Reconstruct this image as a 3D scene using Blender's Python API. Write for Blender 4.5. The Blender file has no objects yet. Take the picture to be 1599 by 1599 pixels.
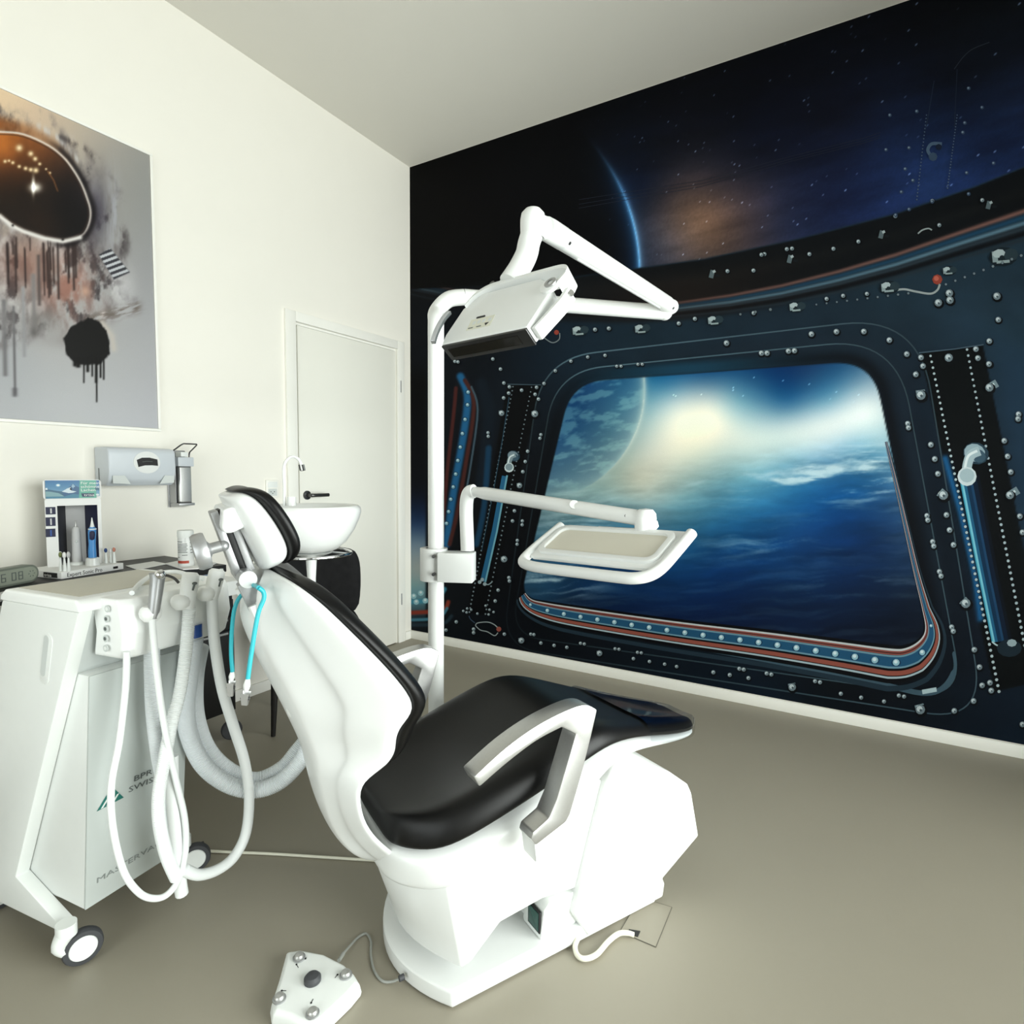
import bpy, bmesh, math, random
import numpy as np
from mathutils import Vector, Matrix
random.seed(7); RNG = np.random.default_rng(11)
S = bpy.context.scene
COL = S.collection

# ------------------------------------------------------------------ camera, world, light, exposure
YAW, PIT, ROL, FPX = .5358, .0679, .00856, 913.873
CAM = Vector((2.7675, -3.2343, 1.2116))
_fw = Vector((-math.sin(YAW)*math.cos(PIT), math.cos(YAW)*math.cos(PIT), -math.sin(PIT)))
_r0 = _fw.cross(Vector((0, 0, 1))).normalized(); _u0 = _r0.cross(_fw)
_r = _r0*math.cos(ROL)+_u0*math.sin(ROL); _u = -_r0*math.sin(ROL)+_u0*math.cos(ROL)
cam = bpy.data.cameras.new('camera'); camo = bpy.data.objects.new('camera', cam); COL.objects.link(camo)
camo.matrix_world = Matrix.Translation(CAM) @ Matrix((_r, _u, -_fw)).transposed().to_4x4()
cam.sensor_width = 36; cam.lens = FPX/1599*36; cam.clip_start = .05
S.camera = camo
S.view_settings.view_transform = 'Standard'; S.view_settings.look = 'None'
S.view_settings.gamma = 1; S.view_settings.use_curve_mapping = False
S.view_settings.exposure = .37
W = bpy.data.worlds.new('sky'); S.world = W; W.use_nodes = True
_bg = W.node_tree.nodes['Background']; _bg.inputs[0].default_value = (.90, .94, 1, 1); _bg.inputs[1].default_value = 1.2

RX, FY, HC = 4.4, -5.2, 3.307           # right wall x, front wall y, ceiling height
def window_light(name, loc, rot, sx, sy, power, col=(1, .955, .91)):
    l = bpy.data.lights.new(name, 'AREA'); l.shape = 'RECTANGLE'; l.size = sx; l.size_y = sy; l.energy = power; l.color = col
    o = bpy.data.objects.new(name, l); COL.objects.link(o); o.location = loc; o.rotation_euler = rot
    return o
# daylight entering through the two windows (right wall and the wall behind the camera)
window_light('daylight_right', (RX+.16, -1.95, 1.15), (0, math.radians(90), 0), 2.1, 2.9, 185)
window_light('daylight_front', (2.3, FY-.16, 1.15), (math.radians(90), 0, 0), 2.8, 2.1, 47)

# ------------------------------------------------------------------ helpers: rays, materials, meshes
def ray(x, y): return _fw+_r*((x-799.5)/FPX)-_u*((y-799.5)/FPX)
def at(x, y, **k):                       # a pixel of the survey photograph on a plane of the room, or at a measured depth
    d = ray(x, y)
    for a, v in k.items():
        if a == 'D': return CAM+d*v
        i = 'XYZ'.index(a); return CAM+d*((v-CAM[i])/d[i])
def projpx(P):
    P = np.asarray(P, float)-np.array(CAM)
    z = P@np.array(_fw)
    return 799.5+FPX*(P@np.array(_r))/z, 799.5-FPX*(P@np.array(_u))/z
def lin(c):
    c = np.asarray(c, float)/255.
    return np.where(c <= .04045, c/12.92, ((c+.055)/1.055)**2.4)

def mat(name, rgb, rough=.5, metal=0., var=.04, scale=30., bump=0., bscale=200., coat=0., spec=.5, trans=0., alpha=1., aniso=0., emit=None):
    m = bpy.data.materials.new(name); m.use_nodes = True; nt = m.node_tree; N = nt.nodes; L = nt.links
    b = N['Principled BSDF']; c = [float(v) for v in lin(rgb)]
    b.inputs['Roughness'].default_value = rough; b.inputs['Metallic'].default_value = metal
    b.inputs['Coat Weight'].default_value = coat; b.inputs['Specular IOR Level'].default_value = spec
    b.inputs['Transmission Weight'].default_value = trans
    tc = N.new('ShaderNodeTexCoord'); nz = N.new('ShaderNodeTexNoise'); nz.inputs['Scale'].default_value = scale; nz.inputs['Detail'].default_value = 3
    L.new(tc.outputs['Object'], nz.inputs['Vector'])
    mx = N.new('ShaderNodeMix'); mx.data_type = 'RGBA'
    mx.inputs[6].default_value = [v*(1-var) for v in c]+[1]; mx.inputs[7].default_value = [min(1, v*(1+var)) for v in c]+[1]
    L.new(nz.outputs['Fac'], mx.inputs[0]); L.new(mx.outputs[2], b.inputs['Base Color'])
    if bump:
        n2 = N.new('ShaderNodeTexNoise'); n2.inputs['Scale'].default_value = bscale; L.new(tc.outputs['Object'], n2.inputs['Vector'])
        bp = N.new('ShaderNodeBump'); bp.inputs['Strength'].default_value = bump; bp.inputs['Distance'].default_value = .002
        L.new(n2.outputs['Fac'], bp.inputs['Height']); L.new(bp.outputs['Normal'], b.inputs['Normal'])
    if emit:
        b.inputs['Emission Color'].default_value = [float(v) for v in lin(rgb)]+[1]; b.inputs['Emission Strength'].default_value = emit
    return m
def print_mat(name, rough=.5, spec=.3, grain=.12, gscale=350.):
    m = bpy.data.materials.new(name); m.use_nodes = True; nt = m.node_tree; N = nt.nodes; L = nt.links
    b = N['Principled BSDF']; b.inputs['Roughness'].default_value = rough; b.inputs['Specular IOR Level'].default_value = spec
    a = N.new('ShaderNodeAttribute'); a.attribute_name = 'ink'
    tc = N.new('ShaderNodeTexCoord'); nz = N.new('ShaderNodeTexNoise'); nz.inputs['Scale'].default_value = gscale
    L.new(tc.outputs['Object'], nz.inputs['Vector'])
    mr = N.new('ShaderNodeMapRange'); mr.inputs[3].default_value = 1-grain; mr.inputs[4].default_value = 1+grain
    L.new(nz.outputs['Fac'], mr.inputs[0])
    mx = N.new('ShaderNodeMix'); mx.data_type = 'RGBA'; mx.blend_type = 'MULTIPLY'; mx.inputs[0].default_value = 1
    L.new(a.outputs['Color'], mx.inputs[6]); L.new(mr.outputs[0], mx.inputs[7]); L.new(mx.outputs[2], b.inputs['Base Color'])
    return m

M = dict(
    wall=mat('wall_paint', (240, 237, 228), .75, var=.012, scale=6, bump=.06, bscale=260, spec=.2),
    ceil=mat('ceiling_paint', (220, 217, 208), .9, var=.012, scale=5, bump=.05, bscale=260, spec=.1),
    floor=mat('floor_vinyl', (150, 144, 129), .42, var=.03, scale=2.2, bump=.02, bscale=300, spec=.35),
    trim=mat('trim_paint', (242, 241, 234), .45, var=.01),
    door=mat('door_lacquer', (236, 235, 226), .4, var=.012, scale=4),
    white=mat('white_lacquer', (224, 226, 224), .30, var=.012, coat=.15),
    whiteb=mat('bright_white_plastic', (246, 248, 246), .32, var=.01),
    white2=mat('white_plastic', (232, 235, 232), .4, var=.015),
    grey=mat('grey_plastic', (205, 210, 208), .45, var=.02),
    mesh=mat('pale_grey_panel', (196, 202, 199), .55, var=.03, scale=14),
    tan=mat('beige_top_film', (205, 201, 186), .45, var=.04, scale=9),
    black=mat('black_leather', (11, 11, 11), .40, var=.10, scale=40, bump=.05, bscale=420, spec=.26),
    velvet=mat('black_velvet', (33, 33, 34), .95, var=.45, scale=26, bump=.2, bscale=500, spec=.1),
    blk=mat('black_lacquer', (12, 12, 13), .5, var=.1),
    blkwood=mat('black_wood', (22, 19, 17), .5, var=.15, scale=60),
    alu=mat('brushed_aluminium', (192, 192, 190), .36, .85, var=.06, scale=160),
    alud=mat('satin_aluminium', (172, 173, 174), .42, .7, var=.06, scale=140),
    chrome=mat('chrome', (225, 226, 228), .12, 1., var=.01),
    steel=mat('dark_steel', (92, 92, 92), .35, .9, var=.05),
    rubber=mat('dark_rubber', (62, 63, 66), .6, var=.06),
    hose=mat('hose_plastic', (240, 243, 242), .42, var=.015),
    hoseg=mat('hose_pale_blue', (228, 232, 234), .45, var=.02),
    teal=mat('teal_cord', (28, 165, 178), .45, var=.05),
    blue=mat('blue_plastic', (22, 74, 150), .35, var=.04),
    tbblue=mat('toothbrush_blue', (70, 140, 205), .35, var=.04),
    navy=mat('navy_card', (22, 26, 62), .55, var=.05),
    dark=mat('dark_card', (34, 36, 46), .6, var=.05),
    card=mat('white_card', (236, 236, 234), .6, var=.01),
    cardg=mat('grey_card', (196, 196, 196), .6, var=.02),
    ink=mat('grey_ink', (92, 98, 96), .6, var=.02),
    inkb=mat('black_ink', (18, 18, 20), .6, var=.02),
    green=mat('teal_green_ink', (28, 110, 100), .5, var=.03),
    clock=mat('clock_grey', (112, 118, 108), .5, var=.03),
    lcd=mat('clock_display', (150, 156, 142), .3, var=.03),
    olive=mat('olive_bristle', (112, 120, 70), .7, var=.1),
    bluebr=mat('blue_bristle', (40, 66, 120), .7, var=.1),
    pinkbr=mat('salmon_bristle', (196, 130, 110), .7, var=.1),
    red=mat('brick_red_ink', (172, 70, 50), .5, var=.03),
    paper=mat('white_paper', (238, 238, 236), .8, var=.01),
    folder=mat('grey_blue_folder', (128, 142, 165), .5, var=.04),
    disp=mat('silver_grey_plastic', (200, 206, 212), .35, var=.02),
    screen=mat('switch_green', (24, 74, 66), .2, var=.05),
    glassy=mat('dark_lamp_glass', (22, 21, 19), .08, var=.02, spec=.6),
    label=mat('rating_label', (214, 214, 198), .6, var=.02),
    cable=mat('ivory_cable', (226, 224, 206), .5, var=.02),
    cableg=mat('grey_cable', (150, 152, 146), .5, var=.02),
    skyb=mat('header_blue', (40, 110, 160), .5, var=.05),
    skyg=mat('header_green', (88, 168, 150), .5, var=.05),
    ink2=mat('pale_ink', (138, 144, 141), .6, var=.02),
    line=mat('floor_joint', (88, 84, 74), .7, var=.05),
)
def clear_mat(name, rgb=(235, 238, 240), amount=.8):
    m = bpy.data.materials.new(name); m.use_nodes = True; nt = m.node_tree; N = nt.nodes; L = nt.links
    out = N['Material Output']; N.remove(N['Principled BSDF'])
    t = N.new('ShaderNodeBsdfTransparent'); g = N.new('ShaderNodeBsdfGlossy'); g.inputs['Roughness'].default_value = .08
    nz = N.new('ShaderNodeTexNoise'); nz.inputs['Scale'].default_value = 25
    tr = N.new('ShaderNodeMapRange'); tr.inputs[3].default_value = .06; tr.inputs[4].default_value = .1
    L.new(nz.outputs['Fac'], tr.inputs[0]); L.new(tr.outputs[0], g.inputs['Roughness'])
    fr = N.new('ShaderNodeFresnel'); fr.inputs[0].default_value = 1.45
    mx = N.new('ShaderNodeMixShader'); L.new(fr.outputs[0], mx.inputs[0]); L.new(t.outputs[0], mx.inputs[1]); L.new(g.outputs[0], mx.inputs[2])
    t.inputs[0].default_value = [float(v) for v in lin(rgb)]+[1]
    L.new(mx.outputs[0], out.inputs[0]); return m
M['clear'] = clear_mat('clear_film'); M['pane'] = clear_mat('window_pane', (245, 250, 250))

def spline(P, n=8, closed=False):
    P = [Vector(p) for p in P]; out = []; m = len(P)
    for i in range(m if closed else m-1):
        if closed: a, b, c, d = P[i-1], P[i], P[(i+1) % m], P[(i+2) % m]
        else: a, b, c, d = P[max(i-1, 0)], P[i], P[i+1], P[min(i+2, m-1)]
        for k in range(n):
            t = k/n
            out.append(.5*((2*b)+(c-a)*t+(2*a-5*b+4*c-d)*t*t+(3*b-a-3*c+d)*t**3))
    if not closed: out.append(P[-1])
    return out
class MB:
    def __init__(s): s.v = []; s.f = []
    def add(s, v, f):
        o = len(s.v); s.v += [Vector(p) for p in v]; s.f += [tuple(i+o for i in q) for q in f]; return s
    def box(s, x0, x1, y0, y1, z0, z1, X=None):
        v = [Vector(p) for p in ((x0, y0, z0), (x1, y0, z0), (x1, y1, z0), (x0, y1, z0), (x0, y0, z1), (x1, y0, z1), (x1, y1, z1), (x0, y1, z1))]
        if X is not None: v = [X @ p for p in v]
        return s.add(v, [(3, 2, 1, 0), (4, 5, 6, 7), (0, 1, 5, 4), (1, 2, 6, 5), (2, 3, 7, 6), (3, 0, 4, 7)])
    def loft(s, rings, cap=True, closed_ring=True):
        n = len(rings[0]); v = [p for r in rings for p in r]; f = []
        for i in range(len(rings)-1):
            for j in range(n if closed_ring else n-1):
                k = (j+1) % n; f.append((i*n+j, i*n+k, (i+1)*n+k, (i+1)*n+j))
        if cap: f.append(tuple(range(n))[::-1]); f.append(tuple((len(rings)-1)*n+j for j in range(n)))
        return s.add(v, f)
    def tube(s, path, r, n=12, cap=True):
        P = [Vector(p) for p in path]; R = r if isinstance(r, (list, tuple)) else [r]*len(P); rings = []
        t = (P[1]-P[0]).normalized(); nrm = t.orthogonal().normalized()
        for i, p in enumerate(P):
            t2 = ((P[min(i+1, len(P)-1)]-P[max(i-1, 0)])).normalized()
            nrm = (nrm-t2*nrm.dot(t2)).normalized(); b = t2.cross(nrm)
            rings.append([p+(nrm*math.cos(a)+b*math.sin(a))*R[i] for a in (2*math.pi*k/n for k in range(n))])
        return s.loft(rings, cap)
    def lathe(s, prof, n=32, X=Matrix.Identity(4), cap=False, sx=1, sy=1):
        rings = [[X @ Vector((r*math.cos(a)*sx, r*math.sin(a)*sy, z)) for a in (2*math.pi*k/n for k in range(n))] for r, z in prof]
        return s.loft(rings, cap)
    def prism(s, poly, h0, h1, X=Matrix.Identity(4)):   # poly in local xy, extruded along local z
        n = len(poly); v = [X @ Vector((p[0], p[1], h0)) for p in poly]+[X @ Vector((p[0], p[1], h1)) for p in poly]
        f = [tuple(range(n))[::-1], tuple(range(n, 2*n))]+[(i, (i+1) % n, n+(i+1) % n, n+i) for i in range(n)]
        return s.add(v, f)
    def ball(s, c, r, n=14, m=9, sc=(1, 1, 1)):
        rings = []
        for i in range(m+1):
            a = math.pi*(i+.02*(1 if i == 0 else -1 if i == m else 0))/m
            rings.append([Vector(c)+Vector((r*sc[0]*math.sin(a)*math.cos(b), r*sc[1]*math.sin(a)*math.sin(b), -r*sc[2]*math.cos(a))) for b in (2*math.pi*k/n for k in range(n))])
        return s.loft(rings)
    def build(s, name, m, parent=None, bevel=0, seg=2, smooth=35, sub=0, world=False, bang=25):
        V = s.v
        if world and parent is not None:
            inv = parent_matrix(parent).inverted(); V = [inv @ p for p in V]
        bm = bmesh.new(); vs = [bm.verts.new(p) for p in V]
        for q in s.f:
            try: bm.faces.new([vs[i] for i in q])
            except ValueError: pass
        bmesh.ops.recalc_face_normals(bm, faces=bm.faces)
        if bevel:
            bm.edges.ensure_lookup_table()
            es = [e for e in bm.edges if len(e.link_faces) == 2 and e.calc_face_angle(0) > math.radians(bang)]
            bmesh.ops.bevel(bm, geom=es, offset=bevel, segments=seg, affect='EDGES', profile=.6, clamp_overlap=True)
        for f in bm.faces: f.smooth = True
        for e in bm.edges:
            if len(e.link_faces) == 2: e.smooth = e.calc_face_angle(0) < math.radians(smooth)
        me = bpy.data.meshes.new(name); bm.to_mesh(me); bm.free(); me.materials.append(m)
        o = bpy.data.objects.new(name, me); COL.objects.link(o)
        if parent is not None: o.parent = parent
        if sub:
            md = o.modifiers.new('subdivision', 'SUBSURF'); md.levels = sub; md.render_levels = sub
        return o
def parent_matrix(o):
    m = Matrix.Identity(4)
    while o is not None:
        m = Matrix.LocRotScale(o.location, o.rotation_euler, o.scale) @ m; o = o.parent
    return m
def tag(o, label=None, cat=None, group=None, kind=None):
    if label: o['label'] = label
    if cat: o['category'] = cat
    if group: o['group'] = group
    if kind: o['kind'] = kind
    return o
def thing(name, label, cat, loc=(0, 0, 0), rz=0, group=None):
    o = bpy.data.objects.new(name, None); COL.objects.link(o); o.location = loc; o.rotation_euler = (0, 0, rz); o.empty_display_size = .1
    return tag(o, label, cat, group)
def struct(o): o['kind'] = 'structure'; return o
def frame(o, x, y, z=None):              # matrix from origin and two axes
    x = Vector(x).normalized(); y = Vector(y); y = (y-x*y.dot(x)).normalized(); z = x.cross(y)
    m = Matrix((x, y, z)).transposed().to_4x4(); m.translation = Vector(o); return m
def text(name, body, size, m, parent, X, extrude=.0004, sx=1., align='LEFT', world=False):
    c = bpy.data.curves.new(name, 'FONT'); c.body = body; c.size = size; c.extrude = extrude; c.align_x = align; c.resolution_u = 2
    t = bpy.data.objects.new('tmp', c); COL.objects.link(t); bpy.context.view_layer.update()
    me = bpy.data.meshes.new_from_object(t.evaluated_get(bpy.context.evaluated_depsgraph_get()))
    bpy.data.objects.remove(t); bpy.data.curves.remove(c)
    if world and parent is not None: X = parent_matrix(parent).inverted() @ X
    me.transform(X @ Matrix.Diagonal((sx, 1, 1, 1))); me.name = name
    me.materials.clear(); me.materials.append(m)
    o = bpy.data.objects.new(name, me); COL.objects.link(o); o.parent = parent; return o
def slot(cx, cy, w, h, r, n=6):          # rounded rectangle outline
    r = min(r, w/2-1e-5, h/2-1e-5); out = []
    for qx, qy, a0 in ((1, 1, 0), (-1, 1, 90), (-1, -1, 180), (1, -1, 270)):
        for k in range(n+1):
            a = math.radians(a0+90*k/n); out.append((cx+qx*(w/2-r)+r*math.cos(a), cy+qy*(h/2-r)+r*math.sin(a)))
    return out

# ------------------------------------------------------------------ room shell
T = .15
struct(MB().box(-T, RX+T, FY-T, T, -.12, 0).build('floor', M['floor']))
struct(MB().box(-T, RX+T, FY-T, T, HC, HC+.12).build('ceiling', M['ceil']))
DY0, DY1, DZ = -.985, -.145, 2.045                # door leaf opening in the left wall
w = MB(); w.box(-T, 0, FY, DY0, 0, HC); w.box(-T, 0, DY1, T, 0, HC); w.box(-T, 0, DY0, DY1, DZ, HC); w.box(-T, -.06, DY0, DY1, 0, DZ)
struct(w.build('wall_left', M['wall']))
struct(MB().box(0, RX, 0, T, 0, HC).build('wall_back', M['wall']))
WY0, WY1, WZ0, WZ1 = -3.4, -.5, .09, 2.21         # window in the right wall
w = MB(); w.box(RX, RX+T, FY, WY0, 0, HC); w.box(RX, RX+T, WY1, T, 0, HC); w.box(RX, RX+T, WY0, WY1, 0, WZ0); w.box(RX, RX+T, WY0, WY1, WZ1, HC)
struct(w.build('wall_right', M['wall']))
FX0, FX1 = .9, 3.7                               # window behind the camera
w = MB(); w.box(0, FX0, FY-T, FY, 0, HC); w.box(FX1, RX, FY-T, FY, 0, HC); w.box(FX0, FX1, FY-T, FY, 0, WZ0); w.box(FX0, FX1, FY-T, FY, WZ1, HC)
struct(w.build('wall_front', M['wall']))
def window(name, X, wid, z0, z1):                 # local x along the wall, local y outwards
    o = bpy.data.objects.new(name, None); COL.objects.link(o); o.matrix_world = X; o['kind'] = 'structure'
    f = MB(); a = .06
    f.box(0, wid, 0, .06, z0, z0+a); f.box(0, wid, 0, .06, z1-a, z1)
    for x in (0, wid/2-a/2, wid-a): f.box(x, x+a, 0, .06, z0+a, z1-a)
    f.build('window_frame', M['trim'], o, bevel=.004)
    for k in (0, 1):
        x0 = a if k == 0 else wid/2+a/2
        MB().box(x0, x0+wid/2-1.5*a, .025, .033, z0+a, z1-a).build('pane', M['pane'], o)
window('window_1', Matrix.Translation((RX+.04, WY0, 0)) @ Matrix.Rotation(math.radians(90), 4, 'Z') @ Matrix.Diagonal((1, -1, 1, 1)), WY1-WY0, WZ0, WZ1)
window('window_2', Matrix.Translation((FX0, FY-.04, 0)) @ Matrix.Diagonal((1, -1, 1, 1)), FX1-FX0, WZ0, WZ1)
struct(MB().box(.002, RX, -.012, -.001, 0, .058).build('baseboard_back', M['trim'], bevel=.003))
struct(MB().box(.001, .012, FY, -1.055, 0, .06).build('baseboard_left', M['trim'], bevel=.003))
struct(MB().box(.001, .012, -.07, -.013, 0, .06).build('baseboard_corner', M['trim'], bevel=.003))
# door: casing, recessed leaf, handle, hinges
d = bpy.data.objects.new('door_1', None); COL.objects.link(d); d.location = (0, (DY0+DY1)/2, 0); d['kind'] = 'structure'
f = MB()
for y0, y1, z0, z1 in ((-1.053, -.985, 0, 2.1), (-.145, -.077, 0, 2.1), (-.985, -.145, 2.045, 2.1)): f.box(0, .016, y0, y1, z0, z1)
f.build('door_frame', M['trim'], d, bevel=.003, world=True)
MB().box(-.06, -.004, DY0+.001, DY0+.016, 0, DZ).box(-.06, -.004, DY1-.006, DY1-.001, 0, DZ).box(-.06, -.004, DY0+.016, DY1-.006, DZ-.014, DZ-.001).build('door_stop', M['trim'], d, world=True)
MB().box(-.05, .002, DY0+.019, DY1-.009, .006, DZ-.017).build('door_leaf', M['door'], d, bevel=.002, world=True)
h = MB(); X = Matrix.Translation((.002, -.918, 1.068)) @ Matrix.Rotation(math.radians(90), 4, 'Y')
h.lathe([(.0, 0), (.026, 0), (.026, .008), (.011, .010), (.011, .05), (0, .05)], 24, X)
h.tube(spline([(.046, -.918, 1.068), (.052, -.905, 1.068), (.052, -.80, 1.068)], 4), .0105, 12)
h.build('door_handle', M['steel'], d, world=True)
for z in (1.794, .31):
    MB().tube([(.012, -.117, z-.04), (.012, -.117, z+.04)], .0075, 10).build('hinge', M['alud'], d, world=True)

# ------------------------------------------------------------------ printed mural on the back wall
def vnoise(x, y, seed=0):
    r = np.random.default_rng(seed).random((256, 256)); xi = np.floor(x).astype(int); yi = np.floor(y).astype(int)
    fx = x-xi; fy = y-yi; fx = fx*fx*(3-2*fx); fy = fy*fy*(3-2*fy); a = xi % 256; b = yi % 256; a1 = (a+1) % 256; b1 = (b+1) % 256
    return (r[a, b]*(1-fx)+r[a1, b]*fx)*(1-fy)+(r[a, b1]*(1-fx)+r[a1, b1]*fx)*fy
def fbm(x, y, o=5, seed=0):
    s = 0; t = 0; a = 1.
    for k in range(o): s = s+a*vnoise(x*2**k+17*k, y*2**k+31*k, seed+k); t += a; a *= .55
    return s/t
def poly_sd(px, py, P):                  # signed distance (negative inside) to a polygon in print space
    P = np.asarray(P, float); d = np.full(px.shape, 1e9); ins = np.zeros(px.shape, bool)
    for i in range(len(P)):
        a = P[i]; b = P[(i+1) % len(P)]; e = b-a; wx = px-a[0]; wy = py-a[1]
        t = np.clip((wx*e[0]+wy*e[1])/max(e@e, 1e-9), 0, 1); d = np.minimum(d, (wx-t*e[0])**2+(wy-t*e[1])**2)
        c = ((a[1] <= py) != (b[1] <= py)); 
        with np.errstate(divide='ignore', invalid='ignore'): xx = a[0]+(py-a[1])/(b[1]-a[1]+1e-12)*e[0]
        ins ^= c & (px < xx)
    d = np.sqrt(d); return np.where(ins, -d, d)
def line_d(px, py, P):
    P = np.asarray(P, float); d = np.full(px.shape, 1e9)
    for a, b in zip(P[:-1], P[1:]):
        e = b-a; t = np.clip(((px-a[0])*e[0]+(py-a[1])*e[1])/max(e@e, 1e-9), 0, 1)
        d = np.minimum(d, (px-a[0]-t*e[0])**2+(py-a[1]-t*e[1])**2)
    return np.sqrt(d)
def field(px, py, pts, sig):             # smooth colour field through colour notes (multiquadric interpolation)
    Q = np.array([p[:2] for p in pts], float); Cc = np.array([p[2] for p in pts], float); s2 = (sig*.6)**2
    A = np.sqrt(((Q[:, None]-Q[None])**2).sum(-1)+s2); n = len(Q)
    K = np.zeros((n+1, n+1)); K[:n, :n] = A+np.eye(n)*-1.5; K[n, :n] = K[:n, n] = 1
    w = np.linalg.solve(K, np.vstack([Cc, np.zeros((1, 3))])); out = np.zeros(px.shape+(3,))+w[n]
    for i in range(n): out += np.sqrt((px-Q[i, 0])**2+(py-Q[i, 1])**2+s2)[..., None]*w[i]
    return np.clip(out, Cc.min(0)*.7, Cc.max(0))
def rounded(C, n=10):                    # polygon with corner radii
    out = []; m = len(C)
    for i in range(m):
        p = np.array(C[i][:2], float); r = C[i][2]; a = np.array(C[i-1][:2], float)-p; b = np.array(C[(i+1) % m][:2], float)-p
        a /= np.linalg.norm(a); b /= np.linalg.norm(b)
        for k in range(n+1):
            t = k/n; out.append(tuple(p+a*r*(1-t)**2+b*r*t**2))
    return out
def mixc(c, col, a): return c*(1-a[..., None])+np.asarray(col, float)*a[..., None]
def sm(a, b, x): t = np.clip((x-a)/(b-a), 0, 1); return t*t*(3-2*t)

GLASS = rounded([(893, 597, 52), (1362, 563, 62), (1457, 1022, 48), (812, 936, 34)])
SKYB = [(640, 452), (760, 446), (870, 436), (1000, 418), (1100, 404), (1250, 372), (1400, 333), (1520, 292), (1610, 256), (1760, 190), (1900, 120)]
RAIL = [(600, 436), (660, 450), (760, 470), (880, 482), (980, 484), (1060, 480), (1140, 470), (1220, 456), (1310, 435), (1400, 410), (1500, 377), (1600, 345), (1700, 310)]
PIL = [(1437, 551), (1535, 539), (1640, 1060), (1553, 1080)]
PILL = [(792, 600), (845, 601), (762, 960), (730, 957)]

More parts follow.
